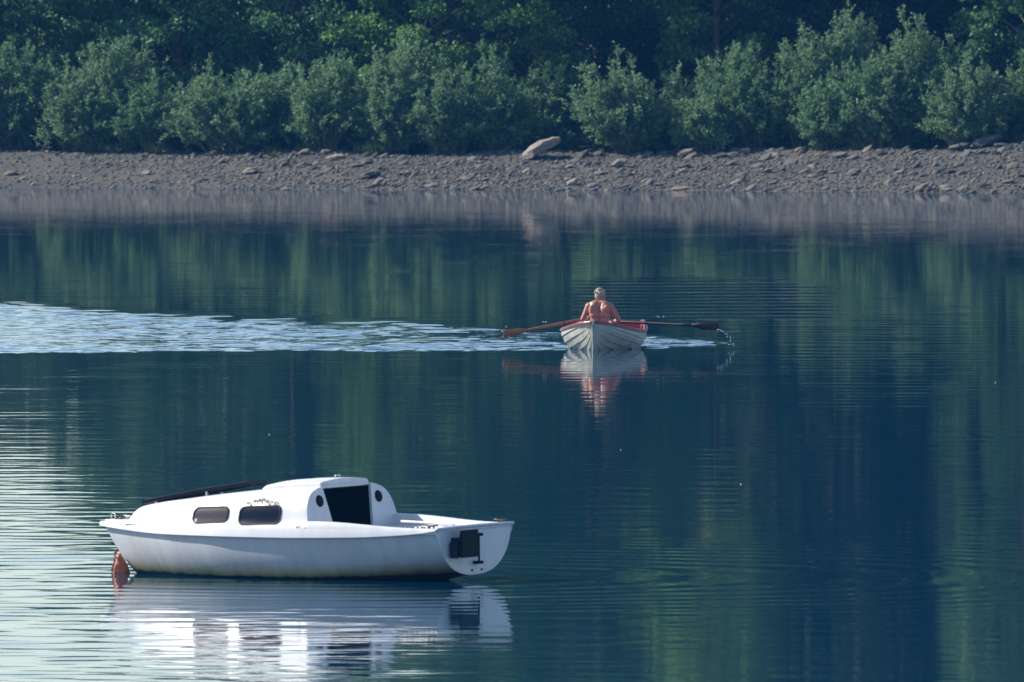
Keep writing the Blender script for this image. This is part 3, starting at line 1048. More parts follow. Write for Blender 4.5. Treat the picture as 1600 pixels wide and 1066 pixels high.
# ------------------------------------------------------------------ the oars
def at_depth(px, py, d):
    """photo pixel at distance d"""
    return Vector(((px - 800) / F * d, d, CAM_H - (py - YH) / F * d))


def oar(name, hand, tip, pin, mat, label, blade_up):
    root = empty('oar', pin)
    d = (tip - hand).normalized()
    L = (tip - hand).length
    m = MB()
    k0, k1 = hand - d * .07, tip - d * .50
    m.tube([k0, hand + d*.06, hand + d*.08, hand + d*.5, k1 - d*.2, k1], [.015, .016, .021, .023, .021, .018], 10)
    sh = m.build('shaft', mat, root, True)
    sh.data.transform(Matrix.Translation(-pin))
    s_ = blade_up; n_ = d.cross(s_).normalized(); s_ = n_.cross(d).normalized()
    V, Fc = [], []
    ts = [0, .08, .2, .32, .44, .53]
    wd = [.017, .032, .058, .066, .068, .064]
    th = [.016, .013, .010, .008, .006, .005]
    for t, w, h in zip(ts, wd, th):
        c = tip - d * (.53 - t)
        for (a, b) in ((-1, 0), (-.35, 1), (.35, 1), (1, 0), (.35, -1), (-.35, -1)):
            V.append(c + s_ * (a * w) + n_ * (b * h) - pin)
    for i in range(len(ts) - 1):
        for k in range(6):
            Fc.append((i*6+k, i*6+(k+1) % 6, (i+1)*6+(k+1) % 6, (i+1)*6+k))
    Fc += [tuple(range(6))[::-1], tuple(len(V) - 6 + k for k in range(6))]
    pymesh('blade', V, Fc, mat, root)
    tag(root, label, 'oar')
    return d


pinL = RW @ (lock[-1] + Vector((0, 0, .105)))      # picture-left side
pinR = RW @ (lock[1] + Vector((0, 0, .105)))
tipL = at_depth(787, 523, pinL.y - .95)
tipR = at_depth(1124, 510.5, pinR.y - .75)
dL = (pinL - tipL).normalized(); dR = (pinR - tipR).normalized()
handL = pinL + dL * .53
handR = pinR + dR * .55
oar('oar', handL, tipL, pinL, M['oar_tan'], 'tan varnished oar held over the wake, blade lit by the sun', Vector((0.05, -.25, 1)))
oar('oar', handR, tipR, pinR, M['oar_shaded'], 'dark shaded oar with water dripping from its blade', Vector((0, -.35, 1)))

# drops falling from the blades
dp = MB(); g3 = random.Random(3)
for (px, py) in ((1121, 515.5), (1123, 515.5), (1126, 516.5), (1128, 517), (1130, 518.5), (1133, 521), (1134, 522.5), (1136, 526), (1136.5, 521.5), (1141, 526.5), (1141, 533), (1143, 538), (1146, 537.5), (1139, 539), (1147, 540), (1141.5, 530),
                 (791, 511), (785, 518), (849, 503), (853, 503.5), (795, 526), (1026, 494.5), (1029, 495), (1037, 494.8)):
    p = at_depth(px, py, tipR.y if px > 950 else tipL.y)
    p.z = max(p.z, .006)
    r = g3.uniform(.006, .010)
    dp.ball(p, (r, r, r * 1.4), 8, 6)
md, nt, pp = new_mat('water_drop')
pp.inputs['Base Color'].default_value = (.9, .95, 1, 1); pp.inputs['Roughness'].default_value = .08
pp.inputs['Transmission Weight'].default_value = .35; pp.inputs['IOR'].default_value = 1.33
tag(dp.build('water_drops', md, None, True), 'water drops falling from the oar blades', 'water drops', kind='stuff')

# ------------------------------------------------------------------ the rower
person = empty('person')
SU = 1.66                                            # sits on the middle thwart, facing the stern
p0 = RW @ Vector((SU, -.065, SEAT_Z))
px_, py_ = -rf, rp                                    # local: X = the way he faces (to the stern), Y = his left ... built from the boat's axes
# local frame: x to picture right, y away from the viewer (the way he faces), z up
person.matrix_world = Matrix.Translation(p0) @ Matrix((rp, -rf, Vector((0, 0, 1)))).transposed().to_4x4()
PI_ = person.matrix_world.inverted()
hl, hr = PI_ @ handL, PI_ @ handR
tag(person, 'grey-haired bare-backed person rowing, seen from behind, in white shorts', 'person')
B = MB()


def limb(pts, rad, n=12):
    B.tube(pts, rad, n)
    for p, r in zip(pts, rad):
        B.ball(p, r, n, 8)


# pelvis and trunk: two long back muscles leave the groove of the spine between them
B.ball((0, .0, .09), (.165, .125, .115))
for sg in (-1, 1):
    limb([(sg * .070, -.012, .10), (sg * .066, -.028, .19), (sg * .068, -.036, .27), (sg * .072, -.036, .35), (sg * .082, -.028, .42), (sg * .082, -.010, .49)], [.092, .084, .084, .090, .094, .078], 16)
B.ball((0, .035, .40), (.165, .105, .15)); B.ball((0, .03, .22), (.145, .10, .14))
for sg in (-1, 1):
    B.ball((sg * .105, -.088, .43), (.050, .032, .085), rot=Matrix.Rotation(sg * .25, 3, 'Y'))      # shoulder blades
    B.ball((sg * .085, .0, .535), (.100, .062, .044), rot=Matrix.Rotation(sg * .30, 3, 'Y'))        # trapezius
    B.ball((sg * .128, -.005, .39), (.046, .072, .12))                                              # flank under the arm
# neck and head, turned a little to his right
limb([(0, .0, .515), (.004, .045, .555), (.006, .068, .605)], [.062, .055, .053])
hd = Vector((.006, .085, .652)); HR = Matrix.Rotation(math.radians(-28), 3, 'Z') @ Matrix.Rotation(math.radians(-6), 3, 'X')


def hp(x, y, z):
    return hd + HR @ (Vector((x, y, z)) * .95)


B.ball(hp(0, -.012, .02), (.074, .092, .088), rot=HR)
B.ball(hp(0, .045, -.045), (.056, .055, .065), rot=HR)
B.ball(hp(0, .082, -.082), (.026, .022, .020), rot=HR)       # chin
B.ball(hp(0, .104, -.022), (.014, .022, .026), rot=HR)       # nose
B.ball(hp(0, .078, .022), (.050, .020, .014), rot=HR)        # brow
B.ball(hp(0, .090, -.055), (.024, .012, .008), rot=HR)       # lips
for sg in (-1, 1):
    B.ball(hp(sg * .076, -.004, -.014), (.010, .020, .032), rot=HR)   # ears
    B.ball(hp(sg * .045, .055, -.03), (.022, .028, .024), rot=HR)     # cheeks


def arm(sg, hand, elbow_out, sh):
    sh = Vector(sh); hand = Vector(hand)
    el = Vector(elbow_out)
    limb([sh + Vector((-sg * .03, 0, .0)), sh], [.060, .060])
    limb([sh, sh.lerp(el, .45), el], [.057, .047, .038])
    wr = hand + (el - hand).normalized() * .075
    limb([el, el.lerp(wr, .3), el.lerp(wr, .75), wr], [.038, .041, .031, .026])
    return wr


wl = arm(-1, hl, (-.262, -.02, .285), (-.168, .0, .485))
wr_ = arm(1, hr, (.300, -.02, .285), (.165, .0, .485))


def hand_on(sg, wrist, grip, axis):
    """palm behind the shaft, four fingers curled over it, thumb closing from the side"""
    axis = axis.normalized(); to = (grip - wrist).normalized()
    up_ = Vector((0, 0, 1)); up_ = (up_ - axis * up_.dot(axis)).normalized()
    back = (wrist - grip); back = (back - axis * back.dot(axis)).normalized()
    c = grip + back * .030 + up_ * .012
    B.tube([wrist, wrist.lerp(c, .6), c], [.026, .030, .032], 10)
    for k, (o, l) in enumerate(((-.034, .92), (-.012, 1.0), (.010, .96), (.030, .80))):
        q = axis * o
        pts = []
        for a in (150, 95, 40, -15, -60):
            t = math.radians(a)
            pts.append(grip + q + (back * -math.cos(math.radians(180) - t) * -1 if False else back * -math.cos(t) * 1.0) * .031 * l + up_ * math.sin(t) * .031 * l)
        B.tube(pts, [.0105, .010, .0095, .009, .008], 8)
        B.ball(pts[-1], .008, 8, 6)
    th = [c - up_ * .015 - axis * sg * .03, grip + back * .022 - up_ * .026 - axis * sg * .045, grip - up_ * .032 - axis * sg * .03, grip - back * .02 - up_ * .028 - axis * sg * .015]
    B.tube(th, [.013, .0115, .0105, .009], 8); B.ball(th[-1], .009, 8, 6)


ax_l = (PI_.to_3x3() @ dL); ax_r = (PI_.to_3x3() @ dR)
hand_on(-1, wl, hl, ax_l); hand_on(1, wr_, hr, ax_r)
# legs reaching to the stern, knees bent
for sg in (-1, 1):
    limb([(sg * .09, .02, .075), (sg * .11, .22, .13), (sg * .13, .42, .20)], [.092, .078, .058])
    limb([(sg * .13, .42, .20), (sg * .135, .53, .10), (sg * .135, .70, -.10)], [.056, .054, .036])
    limb([(sg * .135, .70, -.115), (sg * .14, .76, -.125), (sg * .145, .87, -.10)], [.036, .036, .026])
body = B.build('body', M['skin'], person, True)
rm = body.modifiers.new('remesh', 'REMESH'); rm.mode = 'VOXEL'; rm.voxel_size = .0065; rm.use_smooth_shade = True
sm = body.modifiers.new('smooth', 'SMOOTH'); sm.iterations = 9; sm.factor = .5
H_ = MB()
H_.ball(hp(0, -.020, .026), (.077, .090, .084), 16, 12, rot=HR)
H_.ball(hp(0, -.052, -.015), (.066, .058, .062), 14, 10, rot=HR)
H_.ball(hp(0, .035, .078), (.058, .045, .030), 14, 10, rot=HR)
for k in range(46):
    a = g3.uniform(0, 6.28); t = g3.uniform(.1, 1.5)
    H_.ball(hp(.080 * math.sin(t) * math.cos(a), -.024 + .090 * math.sin(t) * math.sin(a) - .01, .030 + .086 * math.cos(t)), g3.uniform(.010, .016), 6, 4)
hair = H_.build('hair', M['hair'], person, True)
rm = hair.modifiers.new('remesh', 'REMESH'); rm.mode = 'VOXEL'; rm.voxel_size = .006; rm.use_smooth_shade = True
for sg in (-1, 1):
    MB().ball(hp(sg * .030, .083, .002), .0105, 10, 8).build('eye', M['eye'], person, True)
T = MB()
T.ball((0, .0, .085), (.178, .138, .085), 16, 10)
T.tube([(0, 0, .10), (0, -.004, .165)], [.172, .158], 20, flat=.74)
for sg in (-1, 1):
    T.tube([(sg * .09, .02, .075), (sg * .11, .22, .13), (sg * .12, .32, .16)], [.108, .096, .086], 14)
shorts = T.build('shorts', M['cloth'], person, True)
rm = shorts.modifiers.new('remesh', 'REMESH'); rm.mode = 'VOXEL'; rm.voxel_size = .010; rm.use_smooth_shade = True
# white bundle on the thwart beside him
tw = MB()
tq = RW @ Vector((SU + .06, .17, SEAT_Z))
towel = empty('towel', tq)
for (x, y, z, r) in ((0, 0, .06, .075), (.06, .02, .05, .06), (-.06, -.01, .05, .06), (.02, .01, .12, .05), (-.03, 0, .13, .04)):
    tw.ball((x, y, z), (r, r * .8, r * .85), 12, 8)
tw.build('folded_cloth', M['cloth'], towel, True)
tag(towel, 'crumpled white towel on the thwart beside the rower', 'towel')

# ------------------------------------------------------------------ stones of the beach
def stone_mesh(seed, flat=.35, n=2):
    g = np.random.default_rng(seed)
    b = bmesh.new()
    bmesh.ops.create_icosphere(b, subdivisions=n, radius=1.0)
    pl = g.normal(size=(9, 3)); pl /= np.linalg.norm(pl, axis=1)[:, None]; dd = g.uniform(.55, .9, 9)
    for v in b.verts:
        p = np.array(v.co)
        for a, d in zip(pl, dd):
            e = p @ a - d
            if e > 0: p = p - a * e
        v.co = p * np.array([1, .6, flat])
    me = bpy.data.meshes.new('stone'); b.to_mesh(me); b.free()
    return me


protos = [stone_mesh(100 + k, .17 + .04 * (k % 4), 1) for k in range(8)]
for me in protos: me.materials.append(M['shale'])


def strata_rot(g, jit=.22):
    """slabs dip alike: long axis climbing to the right of the picture"""
    return Matrix.Rotation(g.normal(0, .45), 4, 'Z') @ Matrix.Rotation(-.33 + g.normal(0, jit), 4, 'Y') @ Matrix.Rotation(.35 + g.normal(0, jit), 4, 'X')


# single large rocks, seen one by one in the photograph
big = [  # px, py(base), width m, height m, depth m, tilt, label
    (846, 250, 1.02, .32, .7, .50, 'large pale slab of rock tilted up under the willow scrub'),
    (968, 262, .42, .17, .32, .42, 'tan egg-shaped stone halfway down the beach beyond the tilted slab'),
    (1072, 246, .44, .16, .34, .35, 'wedge-shaped brown rock at the foot of a willow bush'),
    (1044, 233, .26, .16, .25, .1, 'dark squat rock half hidden by leaves behind the wedge-shaped one'),
    (912, 246, .30, .16, .28, .35, 'grey upright stone right beside the tilted slab'),
    (935, 245, .32, .12, .28, .3, 'low brown stone just past the grey upright one'),
    (1068, 263, .34, .10, .25, .2, 'smooth grey stone on the open beach below the wedge-shaped rock'),
    (1125, 247, .40, .12, .28, .15, 'flat grey-brown rock lying under the long willow bush'),
    (1165, 240, .28, .14, .25, .2, 'rounded grey rock with a stone leaning on it under willow leaves'),
    (893, 290, .36, .12, .28, .42, 'ochre flat stone close to the waterline below the tilted slab'),
    (925, 293, .30, .10, .28, .25, 'grey rounded stone at the waterline beside the ochre flat one'),
    (1063, 297, .42, .09, .28, .08, 'yellowish low stone lying in the edge of the water'),
    (577, 280, .50, .16, .32, .38, 'broad dark-edged slab leaning just above the water'),
    (590, 291, .38, .12, .28, .55, 'steep dark slab standing in the waterline under the broad slab'),
    (525, 249, .46, .12, .32, .15, 'pale brown slab at the foot of the willow bushes'),
    (478, 242, .36, .13, .28, .25, 'long brown stone lying among grass tufts under the bushes'),
    (392, 272, .42, .13, .28, .30, 'long pale stone slanting on the mid beach'),
    (230, 273, .26, .10, .2, .32, 'small tan stone standing alone on smooth gravel'),
    (303, 245, .14, .14, .15, 0, 'small upright brown stone at the top of the gravel'),
    (330, 243, .32, .11, .28, .15, 'brown stone beside the small upright one'),
    (15, 274, .34, .09, .28, .18, 'flat greenish stone on the smooth gravel near the water'),
    (1310, 247, .46, .11, .28, .2, 'dark flat slab at the foot of the tall willow bush'),
    (1210, 246, .38, .15, .32, .1, 'broad pale boulder at the top of the stony slope'),
    (1270, 261, .22, .07, .18, .05, 'small whitish stone alone on brown gravel'),
    (1440, 300, .40, .13, .28, .5, 'steep pointed slab at the waterline of the steep shingle'),
    (1540, 230, .85, .22, .55, .22, 'grey rock ledge topping the steep shingle'),
    (1500, 236, .60, .16, .45, .25, 'layered grey ledge lower down beside the rock ledge'),
]
for i, (px, py, w, h, d, tilt, lab) in enumerate(big):
    # find where the ray meets the beach
    lo, hi = 480.0, 560.0
    for _ in range(40):
        m_ = (lo + hi) / 2
        zz = CAM_H - (py - YH) / F * m_
        if zz > float(ground_z((px - 800) / F * m_, m_)): lo = m_
        else: hi = m_
    X, Y = (px - 800) / F * lo, lo
    me = stone_mesh(300 + i, .5, 3)
    co = np.array([v.co for v in me.vertices]); co = co / np.abs(co).max(0) * np.array([w/2, d/2, h/2])
    nz_ = .018 * np.sin(co[:, 0] * 23 + i) + .012 * np.sin(co[:, 2] * 60 + co[:, 0] * 9)
    co[:, 2] += nz_ * h; co[:, 1] += nz_
    me.vertices.foreach_set('co', co.ravel().astype(np.float32)); me.update()
    me.materials.append(M['rock_pale'] if i in (0, 1, 9, 11, 14, 16, 17, 23) else M['shale'])
    o = link('shore_rock', me)
    o.rotation_euler = (.15, -tilt, .1)
    o.location = (X, Y + d * .3, float(ground_z(X, Y)) + h * .28 + w * .5 * math.sin(tilt) * .8)
    tag(o, lab, 'rock', 'larger rocks on the far beach')

g4 = np.random.default_rng(21)


def beach_spot(g):
    while True:
        x = g.uniform(-13.5, 13.5); t = g.uniform(-.15, 5.8)
        dens = .35 + .65 * sstep(-9, -3, x) * (1 - .35 * sstep(3.2, 5.2, t))
        if g.random() < dens:
            return x, t


cnt = 0
while cnt < 270:
    x, t = beach_spot(g4)
    if abs(x) > 12: continue
    y = float(shore_y(x)) + t
    o = bpy.data.objects.new('beach_stone', protos[cnt % 8]); col.objects.link(o)
    s_ = g4.uniform(.10, .21) * (1.2 if x > 4 else 1)
    o.matrix_world = Matrix.Translation((x, y, float(ground_z(x, y)) + s_ * .18)) @ strata_rot(g4) @ Matrix.Diagonal((s_, s_, s_, 1))
    tag(o, 'flat grey shale stone strewn on the far beach', 'stone', 'flat shale stones strewn over the beach')
    cnt += 1
# the countless small ones
pv = [np.array([v.co for v in me.vertices]) for me in protos]
pf_ = [np.array([list(p.vertices) for p in me.polygons]) for me in protos]
Vs, Fs, off = [], [], 0
for k in range(13000):
    x, t = beach_spot(g4)
    x *= 1.35
    y = float(shore_y(x)) + t
    s_ = .025 + .065 * g4.random() ** 2
    R = np.array((strata_rot(g4)).to_3x3())
    q = k % 8
    Vs.append(pv[q] * s_ @ R.T + np.array([x, y, 0])); Fs.append(pf_[q] + off); off += len(pv[q])
Vs = np.concatenate(Vs); Fs = np.concatenate(Fs)
nper = len(pv[0])
cent = Vs.reshape(-1, nper, 3).mean(1)
zc = ground_z(cent[:, 0], cent[:, 1]) + .012
Vs[:, 2] += np.repeat(zc, nper)
sme = npmesh('shingle', Vs, Fs)
tag(link('shingle', sme, M['shale']), 'loose small shale shingle covering the far beach', 'shingle', kind='stuff')

# ------------------------------------------------------------------ leaves
def unit(a):
    return a / np.maximum(np.linalg.norm(a, axis=-1, keepdims=True), 1e-9)


def leaf_mesh(name, Pn, D, ln, wd, g):
    n = len(Pn)
    R = g.normal(size=(n, 3))
    Sd = unit(np.cross(D, R)); Nn = np.cross(Sd, D)
    ln = ln[:, None]; wd = wd[:, None]
    a = Pn; b = Pn + D * ln * .45 + Sd * wd * .5 + Nn * ln * .05; c = Pn + D * ln - Nn * ln * .08; d = Pn + D * ln * .45 - Sd * wd * .5 + Nn * ln * .05
    V = np.stack([a, b, c, d], 1).reshape(-1, 3)
    return npmesh(name, V, np.arange(4 * n).reshape(-1, 4))


def bush(name, loc, rx, ry, h, seed, mat, label, group, stems=64, leaf=.088, skew=0.0, cat='bush'):
    g = np.random.default_rng(seed)
    root = empty(name, loc)
    St = MB()
    Pl, Dl = [], []
    nl = int(g.integers(4, 7))
    lobes = [(0, 0, 1.0, .72)] * 2 + [(g.uniform(-.5, .5), g.uniform(-.5, .4), g.uniform(.5, .9), g.uniform(.45, .65)) for _ in range(nl)]
    for s in range(stems):
        a = g.uniform(0, 2 * math.pi); r = math.sqrt(g.random())
        lx, ly, lh, lr = lobes[s % len(lobes)]
        hz_ = h * lh * math.sqrt(max(0.02, 1 - .93 * r * r)) * (g.uniform(.80, 1.03) if s % 9 else g.uniform(1.0, 1.2))
        tip = np.array([rx * (lx + lr * r * math.cos(a)) + skew * hz_, ry * (ly + lr * r * math.sin(a)), hz_])
        base = np.array([rx * .42 * (lx + .4 * r * math.cos(a)), ry * .42 * (ly + .4 * r * math.sin(a)), -.05])
        ctrl = base * .55 + tip * .45 + np.array([0, 0, .16 * h]) + g.normal(0, .05, 3)
        ts = np.linspace(0, 1, 9)[:, None]
        path = (1-ts)**2 * base + 2*ts*(1-ts) * ctrl + ts**2 * tip
        L = np.linalg.norm(np.diff(path, axis=0), axis=1).sum()
        if s % 2 == 0:
            St.tube([tuple(p) for p in path[::2]], [.016, .012, .009, .006, .003], 4, cap=False)
        nt_ = max(8, int(9 * L))
        for _ in range(nt_):
            t = .12 + .88 * g.random() ** .8
            p = (1-t)**2 * base + 2*t*(1-t) * ctrl + t**2 * tip
            tan = unit(2*(1-t)*(ctrl-base) + 2*t*(tip-ctrl))
            out = unit(np.array([p[0] / rx, p[1] / ry, .35]))
            d = unit(tan * .55 + out * .35 + g.normal(0, .55, 3) + np.array([0, 0, .22]))
            tl = g.uniform(.14, .34) * (1.15 - .4 * t)
            m = int(g.integers(10, 17))
            tt = np.sort(g.random(m))[:, None]
            Pl.append(p + d * tl * tt + g.normal(0, .012, (m, 3)))
            Dl.append(unit(d * .7 + g.normal(0, .55, (m, 3)) + np.array([0, 0, -.08])))
    Pl = np.concatenate(Pl); Dl = np.concatenate(Dl)
    keep = Pl[:, 2] > -.12
    Pl, Dl = Pl[keep], Dl[keep]
    n = len(Pl)
    me = leaf_mesh('foliage', Pl, Dl, leaf * g.uniform(.7, 1.3, n), leaf * .36 * g.uniform(.7, 1.3, n), g)
    link('foliage', me, mat, root)
    St.build('stems', M['stem'], root)
    tag(root, label, cat, group)
    return root


def shore_pt(px, t):
    """point on the land t metres behind the waterline in the direction of photo column px"""
    x = (px - 800) / F * 510
    y = float(shore_y(x)) + t
    x = (px - 800) / F * y
    return (x, y, float(ground_z(x, y)))


ORD = ['first', 'second', 'third', 'fourth', 'fifth', 'sixth', 'seventh', 'eighth', 'ninth', 'tenth', 'eleventh', 'twelfth', 'thirteenth', 'fourteenth', 'fifteenth', 'sixteenth', 'seventeenth', 'eighteenth', 'nineteenth', 'twentieth']


def along(px, all_px, what, slab=846):
    """counts things along the shore from the tilted slab"""
    side = sorted((q for q in all_px if (q < slab) == (px < slab)), key=lambda q: abs(q - slab))
    return '%s %s from the tilted slab towards the %s' % (ORD[side.index(px)], what, 'smooth gravel' if px < slab else 'grey rock ledge')



grp = 'willow bushes lining the beach'
bushes = [  # px, t, half width, half depth, height, label
    (30, 6.6, 1.25, 1.0, 2.35, None), (110, 5.9, .95, .9, 1.75, None), (205, 7.4, 1.2, 1.0, 2.45, 'tall willow bush rising behind the grassy tufts on the beach'),
    (240, 5.9, .75, .7, 1.55, None), (370, 6.1, 1.28, 1.1, 2.02, 'broad dome-shaped willow bush standing free between two dark gaps'),
    (505, 6.2, .85, .8, 1.85, None), (540, 7.6, .75, .8, 2.15, None), (618, 6.2, .92, .9, 2.25, None), (700, 6.0, .75, .8, 1.85, None),
    (765, 6.4, 1.05, .95, 2.1, 'full willow bush next to the tilted slab, on the grassy side'),
    (985, 6.2, 1.12, 1.0, 1.98, 'feathery willow bush below the dark hollow in the wood'), (1100, 5.9, .70, .7, 1.35, 'low willow bush at the thin end of the long thicket'),
    (1180, 6.6, 1.0, .9, 2.0, None), (1262, 7.0, 1.0, .9, 2.6, None), (1330, 7.8, .9, .9, 2.75, None), (1370, 6.2, .85, .85, 2.15, None),
    (1425, 6.9, .9, .9, 2.7, 'tallest willow bush of the thicket above the steep shingle'), (1515, 6.3, .95, .9, 1.95, 'rounded willow bush beside the grey rock ledge'),
    (1625, 7.4, .95, .9, 1.75, 'dark green bush rooted behind the rock ledge'), (-90, 6.6, 1.1, 1.0, 2.2, None),
    (305, 7.2, .7, .7, 1.55, None), (452, 7.3, .75, .8, 1.75, None), (150, 6.8, .9, .8, 1.95, None), (660, 7.4, .9, .9, 2.3, None), (845, 7.9, .85, .8, 1.5, None),
    (1062, 7.4, .8, .8, 1.65, None), (1145, 7.4, .9, .9, 2.1, None), (1295, 6.1, .8, .8, 1.75, None), (1472, 7.1, .9, .8, 2.25, None), (-190, 6.4, 1.2, 1.0, 2.0, None), (-310, 6.8, 1.3, 1.0, 2.3, None), (1740, 6.8, 1.2, 1.0, 2.2, None), (1860, 6.5, 1.2, 1.0, 2.0, None),
]
for i, (px, t, rx, ry, h, lab) in enumerate(bushes):
    bush('willow_bush', shore_pt(px, t - .45), rx * 1.38, ry * 1.1, h * 1.08, 500 + i, M['willow'] if i % 3 else M['willow_dark'], lab or along(px, [q[0] for q in bushes], 'sage-green willow bush'), grp,
         stems=int(88 * rx * h), skew=(-.05 if px < 700 else -.12 if px in (1100, 1180, 985) else 0))
# low plants in front: grass tufts
tufts = [(150, 5.2, .42), (185, 5.1, .40), (248, 5.1, .36), (572, 5.15, .36), (588, 5.2, .40), (430, 4.6, .2), (425, 5.2, .26), (480, 5.4, .30), (880, 6.2, .42), (858, 6.4, .40), (1405, 5.6, .30), (1350, 5.6, .42), (1590, 6.2, .4)]
for i, (px, t, h) in enumerate(tufts):
    g = np.random.default_rng(900 + i)
    n = int(900 * h)
    a = g.uniform(0, 6.28, n); r = np.sqrt(g.random(n)) * h * .8
    Pn = np.stack([r*np.cos(a), r*np.sin(a)*.8, np.zeros(n) - .02], 1)
    D = unit(np.stack([np.cos(a)*.5, np.sin(a)*.5, np.ones(n)], 1) + g.normal(0, .32, (n, 3)))
    me = leaf_mesh('blades', Pn, D, h * 1.15 * g.uniform(.25, 1.15, n) * (1.1 - .75 * r / (h * .8)), np.full(n, .018), g)
    o = link('grass_tuft', me, M['grass']); o.location = shore_pt(px, t)
    tag(o, along(px, [q[0] for q in tufts], 'low grass tuft'), 'grass tuft', 'grass tufts along the beach top')


def tree(loc, H, rad, z0, seed, mat, label, clumps=46, per=210, leaf=.125):
    g = np.random.default_rng(seed)
    root = empty('tree', loc)
    T = MB()
    bend = g.normal(0, .05 * H, 2)
    tz = np.linspace(-.3, .93 * H, 8)
    tp = [(bend[0] * (z / H) ** 2, bend[1] * (z / H) ** 2, z) for z in tz]
    r0 = .045 + .0055 * H
    T.tube(tp, [r0 * (1.15 - 1.05 * (k / 7) ** .6) for k in range(8)], 8)
    Pl, Dl, Ll = [], [], []
    Lm = MB()
    for k in range(clumps):
        q = (k + g.random()) / clumps
        z = z0 + (H - z0) * q ** 1.6
        f = (z - z0) / (H - z0)
        rr = rad * (.75 + .75 * f * (1 - f) * 2 - .5 * f) * (1.05 if f < .9 else .6)
        a = g.uniform(0, 6.28); r = rr * math.sqrt(g.uniform(.18, 1.0))
        zb = max(.4, z - .45 * r - .2)
        tb_ = (bend[0] * (zb / H) ** 2, bend[1] * (zb / H) ** 2, zb)
        c = np.array([r * math.cos(a) + bend[0] * f, r * math.sin(a) + bend[1] * f, z])
        md_ = tuple((np.array(tb_) * .5 + c * .5) + np.array([0, 0, .12]))
        if k % 2 == 0:
            Lm.tube([tb_, md_, tuple(c)], [r0 * .34, r0 * .2, .008], 5, cap=False)
        big_ = z > 6.5
        m = int(per * (.6 if big_ else 1))
        cr = g.uniform(.35, .62) * (1.5 if big_ else 1) * (rad / 2.4)
        off_ = g.normal(0, 1, (m, 3)); off_ = unit(off_) * (g.random((m, 1)) ** .45)
        Pn = c + off_ * np.array([cr, cr, cr * .55])
        Pl.append(Pn)
        Dl.append(unit(off_ * np.array([.8, .8, .2]) + g.normal(0, .5, (m, 3)) + np.array([0, 0, -.25])))
        Ll.append(leaf * g.uniform(.65, 1.25, m) * (1.9 if big_ else 1))
    Pl = np.concatenate(Pl); Dl = np.concatenate(Dl); Ll = np.concatenate(Ll)
    me = leaf_mesh('crown', Pl, Dl, Ll, Ll * .58, g)
    link('crown', me, mat, root)
    T.build('trunk', M['bark'], root, True); tag(Lm.build('limbs', M['bark'], root), kind='stuff')
    tag(root, label, 'tree', 'trees on the wooded bank')
    return root


trees = [  # px, t, height, crown radius, crown from, light?, label
    (-85, 10, 8.0, 2.0, .7, 0, None), (55, 11, 5.8, 2.0, .8, 0, None), (-20, 15, 6.2, 2.2, .8, 0, None), (125, 15.5, 8.0, 1.9, .8, 0, None), (40, 19, 6.2, 2.2, .8, 0, None), (185, 12, 9.0, 2.0, .8, 0, None), (280, 10.5, 11.0, 2.2, .9, 0, None),
    (370, 13.5, 10.5, 2.5, .9, 0, None), (455, 10.5, 11.5, 2.4, 1.1, 0, None), (560, 14, 13.5, 2.7, .8, 0, None), (655, 9.6, 12.5, 2.2, 1.2, 1, 'leafy tree with pale green sprays above the willow bushes'),
    (745, 13, 13.5, 2.4, 1.0, 0, None), (840, 9.2, 11.0, 1.55, .9, 1, 'yellow-green sunlit tree hanging over the tilted slab'), (940, 15.5, 14, 2.8, .8, 0, None), (1030, 14.5, 13.5, 2.4, 1.1, 0, None),
    (1120, 11, 12.5, 2.1, 1.0, 1, None), (1215, 13.5, 14, 2.6, .9, 0, None), (1320, 12, 13, 2.4, 1.2, 0, None), (1425, 14.5, 14, 2.7, .9, 0, None), (1520, 15, 13, 2.4, .8, 0, None),
    (1610, 10.5, 12, 2.0, .9, 2, 'mid-green tree leaning in over the rock ledge'), (1710, 13, 13, 2.6, .8, 0, None), (1800, 11, 12, 2.6, .8, 0, None), (-190, 12, 6.0, 2.2, .8, 0, None), (-300, 11, 6.5, 2.3, .8, 0, None), (1910, 12, 12, 2.6, .8, 0, None),
]
for i, (px, t, H, rad, z0, li, lab) in enumerate(trees):
    tree(shore_pt(px, t), H, rad, z0, 700 + i, M['leaf_light'] if li == 1 else M['leaf_under_shade'] if px > 1280 and li != 2 else M['leaf_tree'], lab or along(px, [q[0] for q in trees], 'dark broadleaf tree'),
         clumps=int(46 + 4.6 * H), per=230)  # right-hand trees get darker leaves, denser shade put into the colour

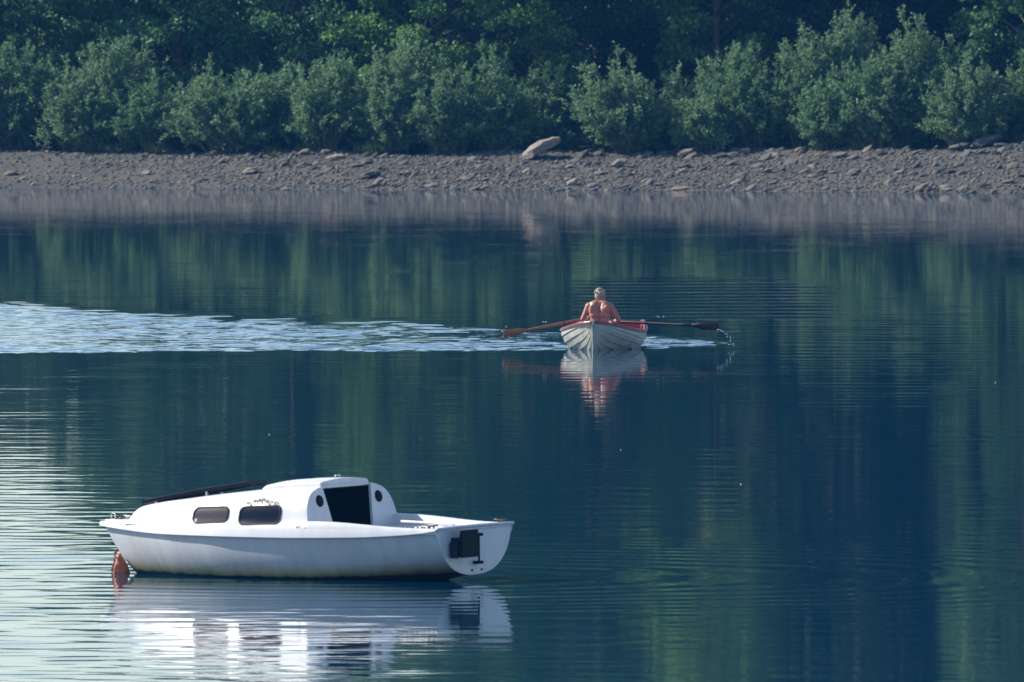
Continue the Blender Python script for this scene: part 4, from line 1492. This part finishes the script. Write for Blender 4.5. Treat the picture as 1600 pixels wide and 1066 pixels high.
# undergrowth covering the slope between the trunks, and the wood further up
g5 = np.random.default_rng(5)
Pl, Dl, Ll = [], [], []
for k in range(760):
    x = g5.uniform(-17, 17); t = g5.uniform(7.4, 24) if k % 3 else g5.uniform(5.7, 8.0)
    y = float(shore_y(x)) + t
    c = np.array([x, y, float(ground_z(x, y))])
    m = 90; cr = g5.uniform(.35, .75) * (1 if t > 8 else .5)
    o_ = unit(g5.normal(0, 1, (m, 3))); o_[:, 2] = np.abs(o_[:, 2])
    Pl.append(c + o_ * cr * np.array([1, 1, g5.uniform(.8, 1.8)]) * g5.random((m, 1)) ** .4)
    Dl.append(unit(o_ + g5.normal(0, .5, (m, 3)))); Ll.append(g5.uniform(.10, .2, m))
Pl = np.concatenate(Pl); Dl = np.concatenate(Dl); Ll = np.concatenate(Ll)
tag(link('undergrowth', leaf_mesh('undergrowth', Pl, Dl, Ll, Ll * .6, g5), M['leaf_under_shade']), 'dark leafy undergrowth covering the wooded slope', 'undergrowth', kind='stuff')
Pl, Dl, Ll = [], [], []
for k in range(1900):
    x = g5.uniform(-32, 50) if k % 4 else g5.uniform(-12, 20); t = g5.uniform(16, 75)
    y = float(shore_y(x)) + t
    low = float(sstep(-12, -5, x))
    c = np.array([x, y, float(ground_z(x, y)) + g5.uniform(.5, 3.0 + 6 * low + 4 * float(sstep(-4, 7, x)))])
    m = 60; cr = g5.uniform(.8, 1.8)
    o_ = unit(g5.normal(0, 1, (m, 3)))
    Pl.append(c + o_ * cr * g5.random((m, 1)) ** .4)
    Dl.append(unit(o_ + g5.normal(0, .5, (m, 3)))); Ll.append(g5.uniform(.35, .7, m))
Pl = np.concatenate(Pl); Dl = np.concatenate(Dl); Ll = np.concatenate(Ll)
tag(link('distant_wood', leaf_mesh('distant_wood', Pl, Dl, Ll, Ll * .6, g5), M['leaf_under_shade']), 'dense wood rising up the hill behind the shore trees', 'wood', kind='stuff')  # leaf colour darkened in place of shade

# ------------------------------------------------------------------ specks floating on the lake
fs = MB()
for k in range(6):
    p = on_water(g5.uniform(20, 1580), g5.uniform(560, 1040))
    r = g5.uniform(.004, .009)
    fs.ball((p.x, p.y, .004), (r, r, .006), 6, 4)
tag(fs.build('floating_seeds', M['cloth'], None), 'tiny pale seed fluff scattered on the lake', 'seed fluff', kind='stuff')

# ------------------------------------------------------------------ haze
hm = bpy.data.materials.new('haze'); hm.use_nodes = True
hn = hm.node_tree
for n in list(hn.nodes): hn.nodes.remove(n)
pvn = hn.nodes.new('ShaderNodeVolumePrincipled'); ho = hn.nodes.new('ShaderNodeOutputMaterial')
pvn.inputs['Color'].default_value = (0.08, 0.40, 1.0, 1)
pvn.inputs['Density'].default_value = 0.00009
pvn.inputs['Anisotropy'].default_value = 0.2
hn.links.new(pvn.outputs[0], ho.inputs['Volume'])
hb = MB().box((-950, -450, -4.5), (950, 1150, 34))
tag(hb.build('haze', hm), 'thin blue morning haze over the lake', 'haze', kind='stuff')
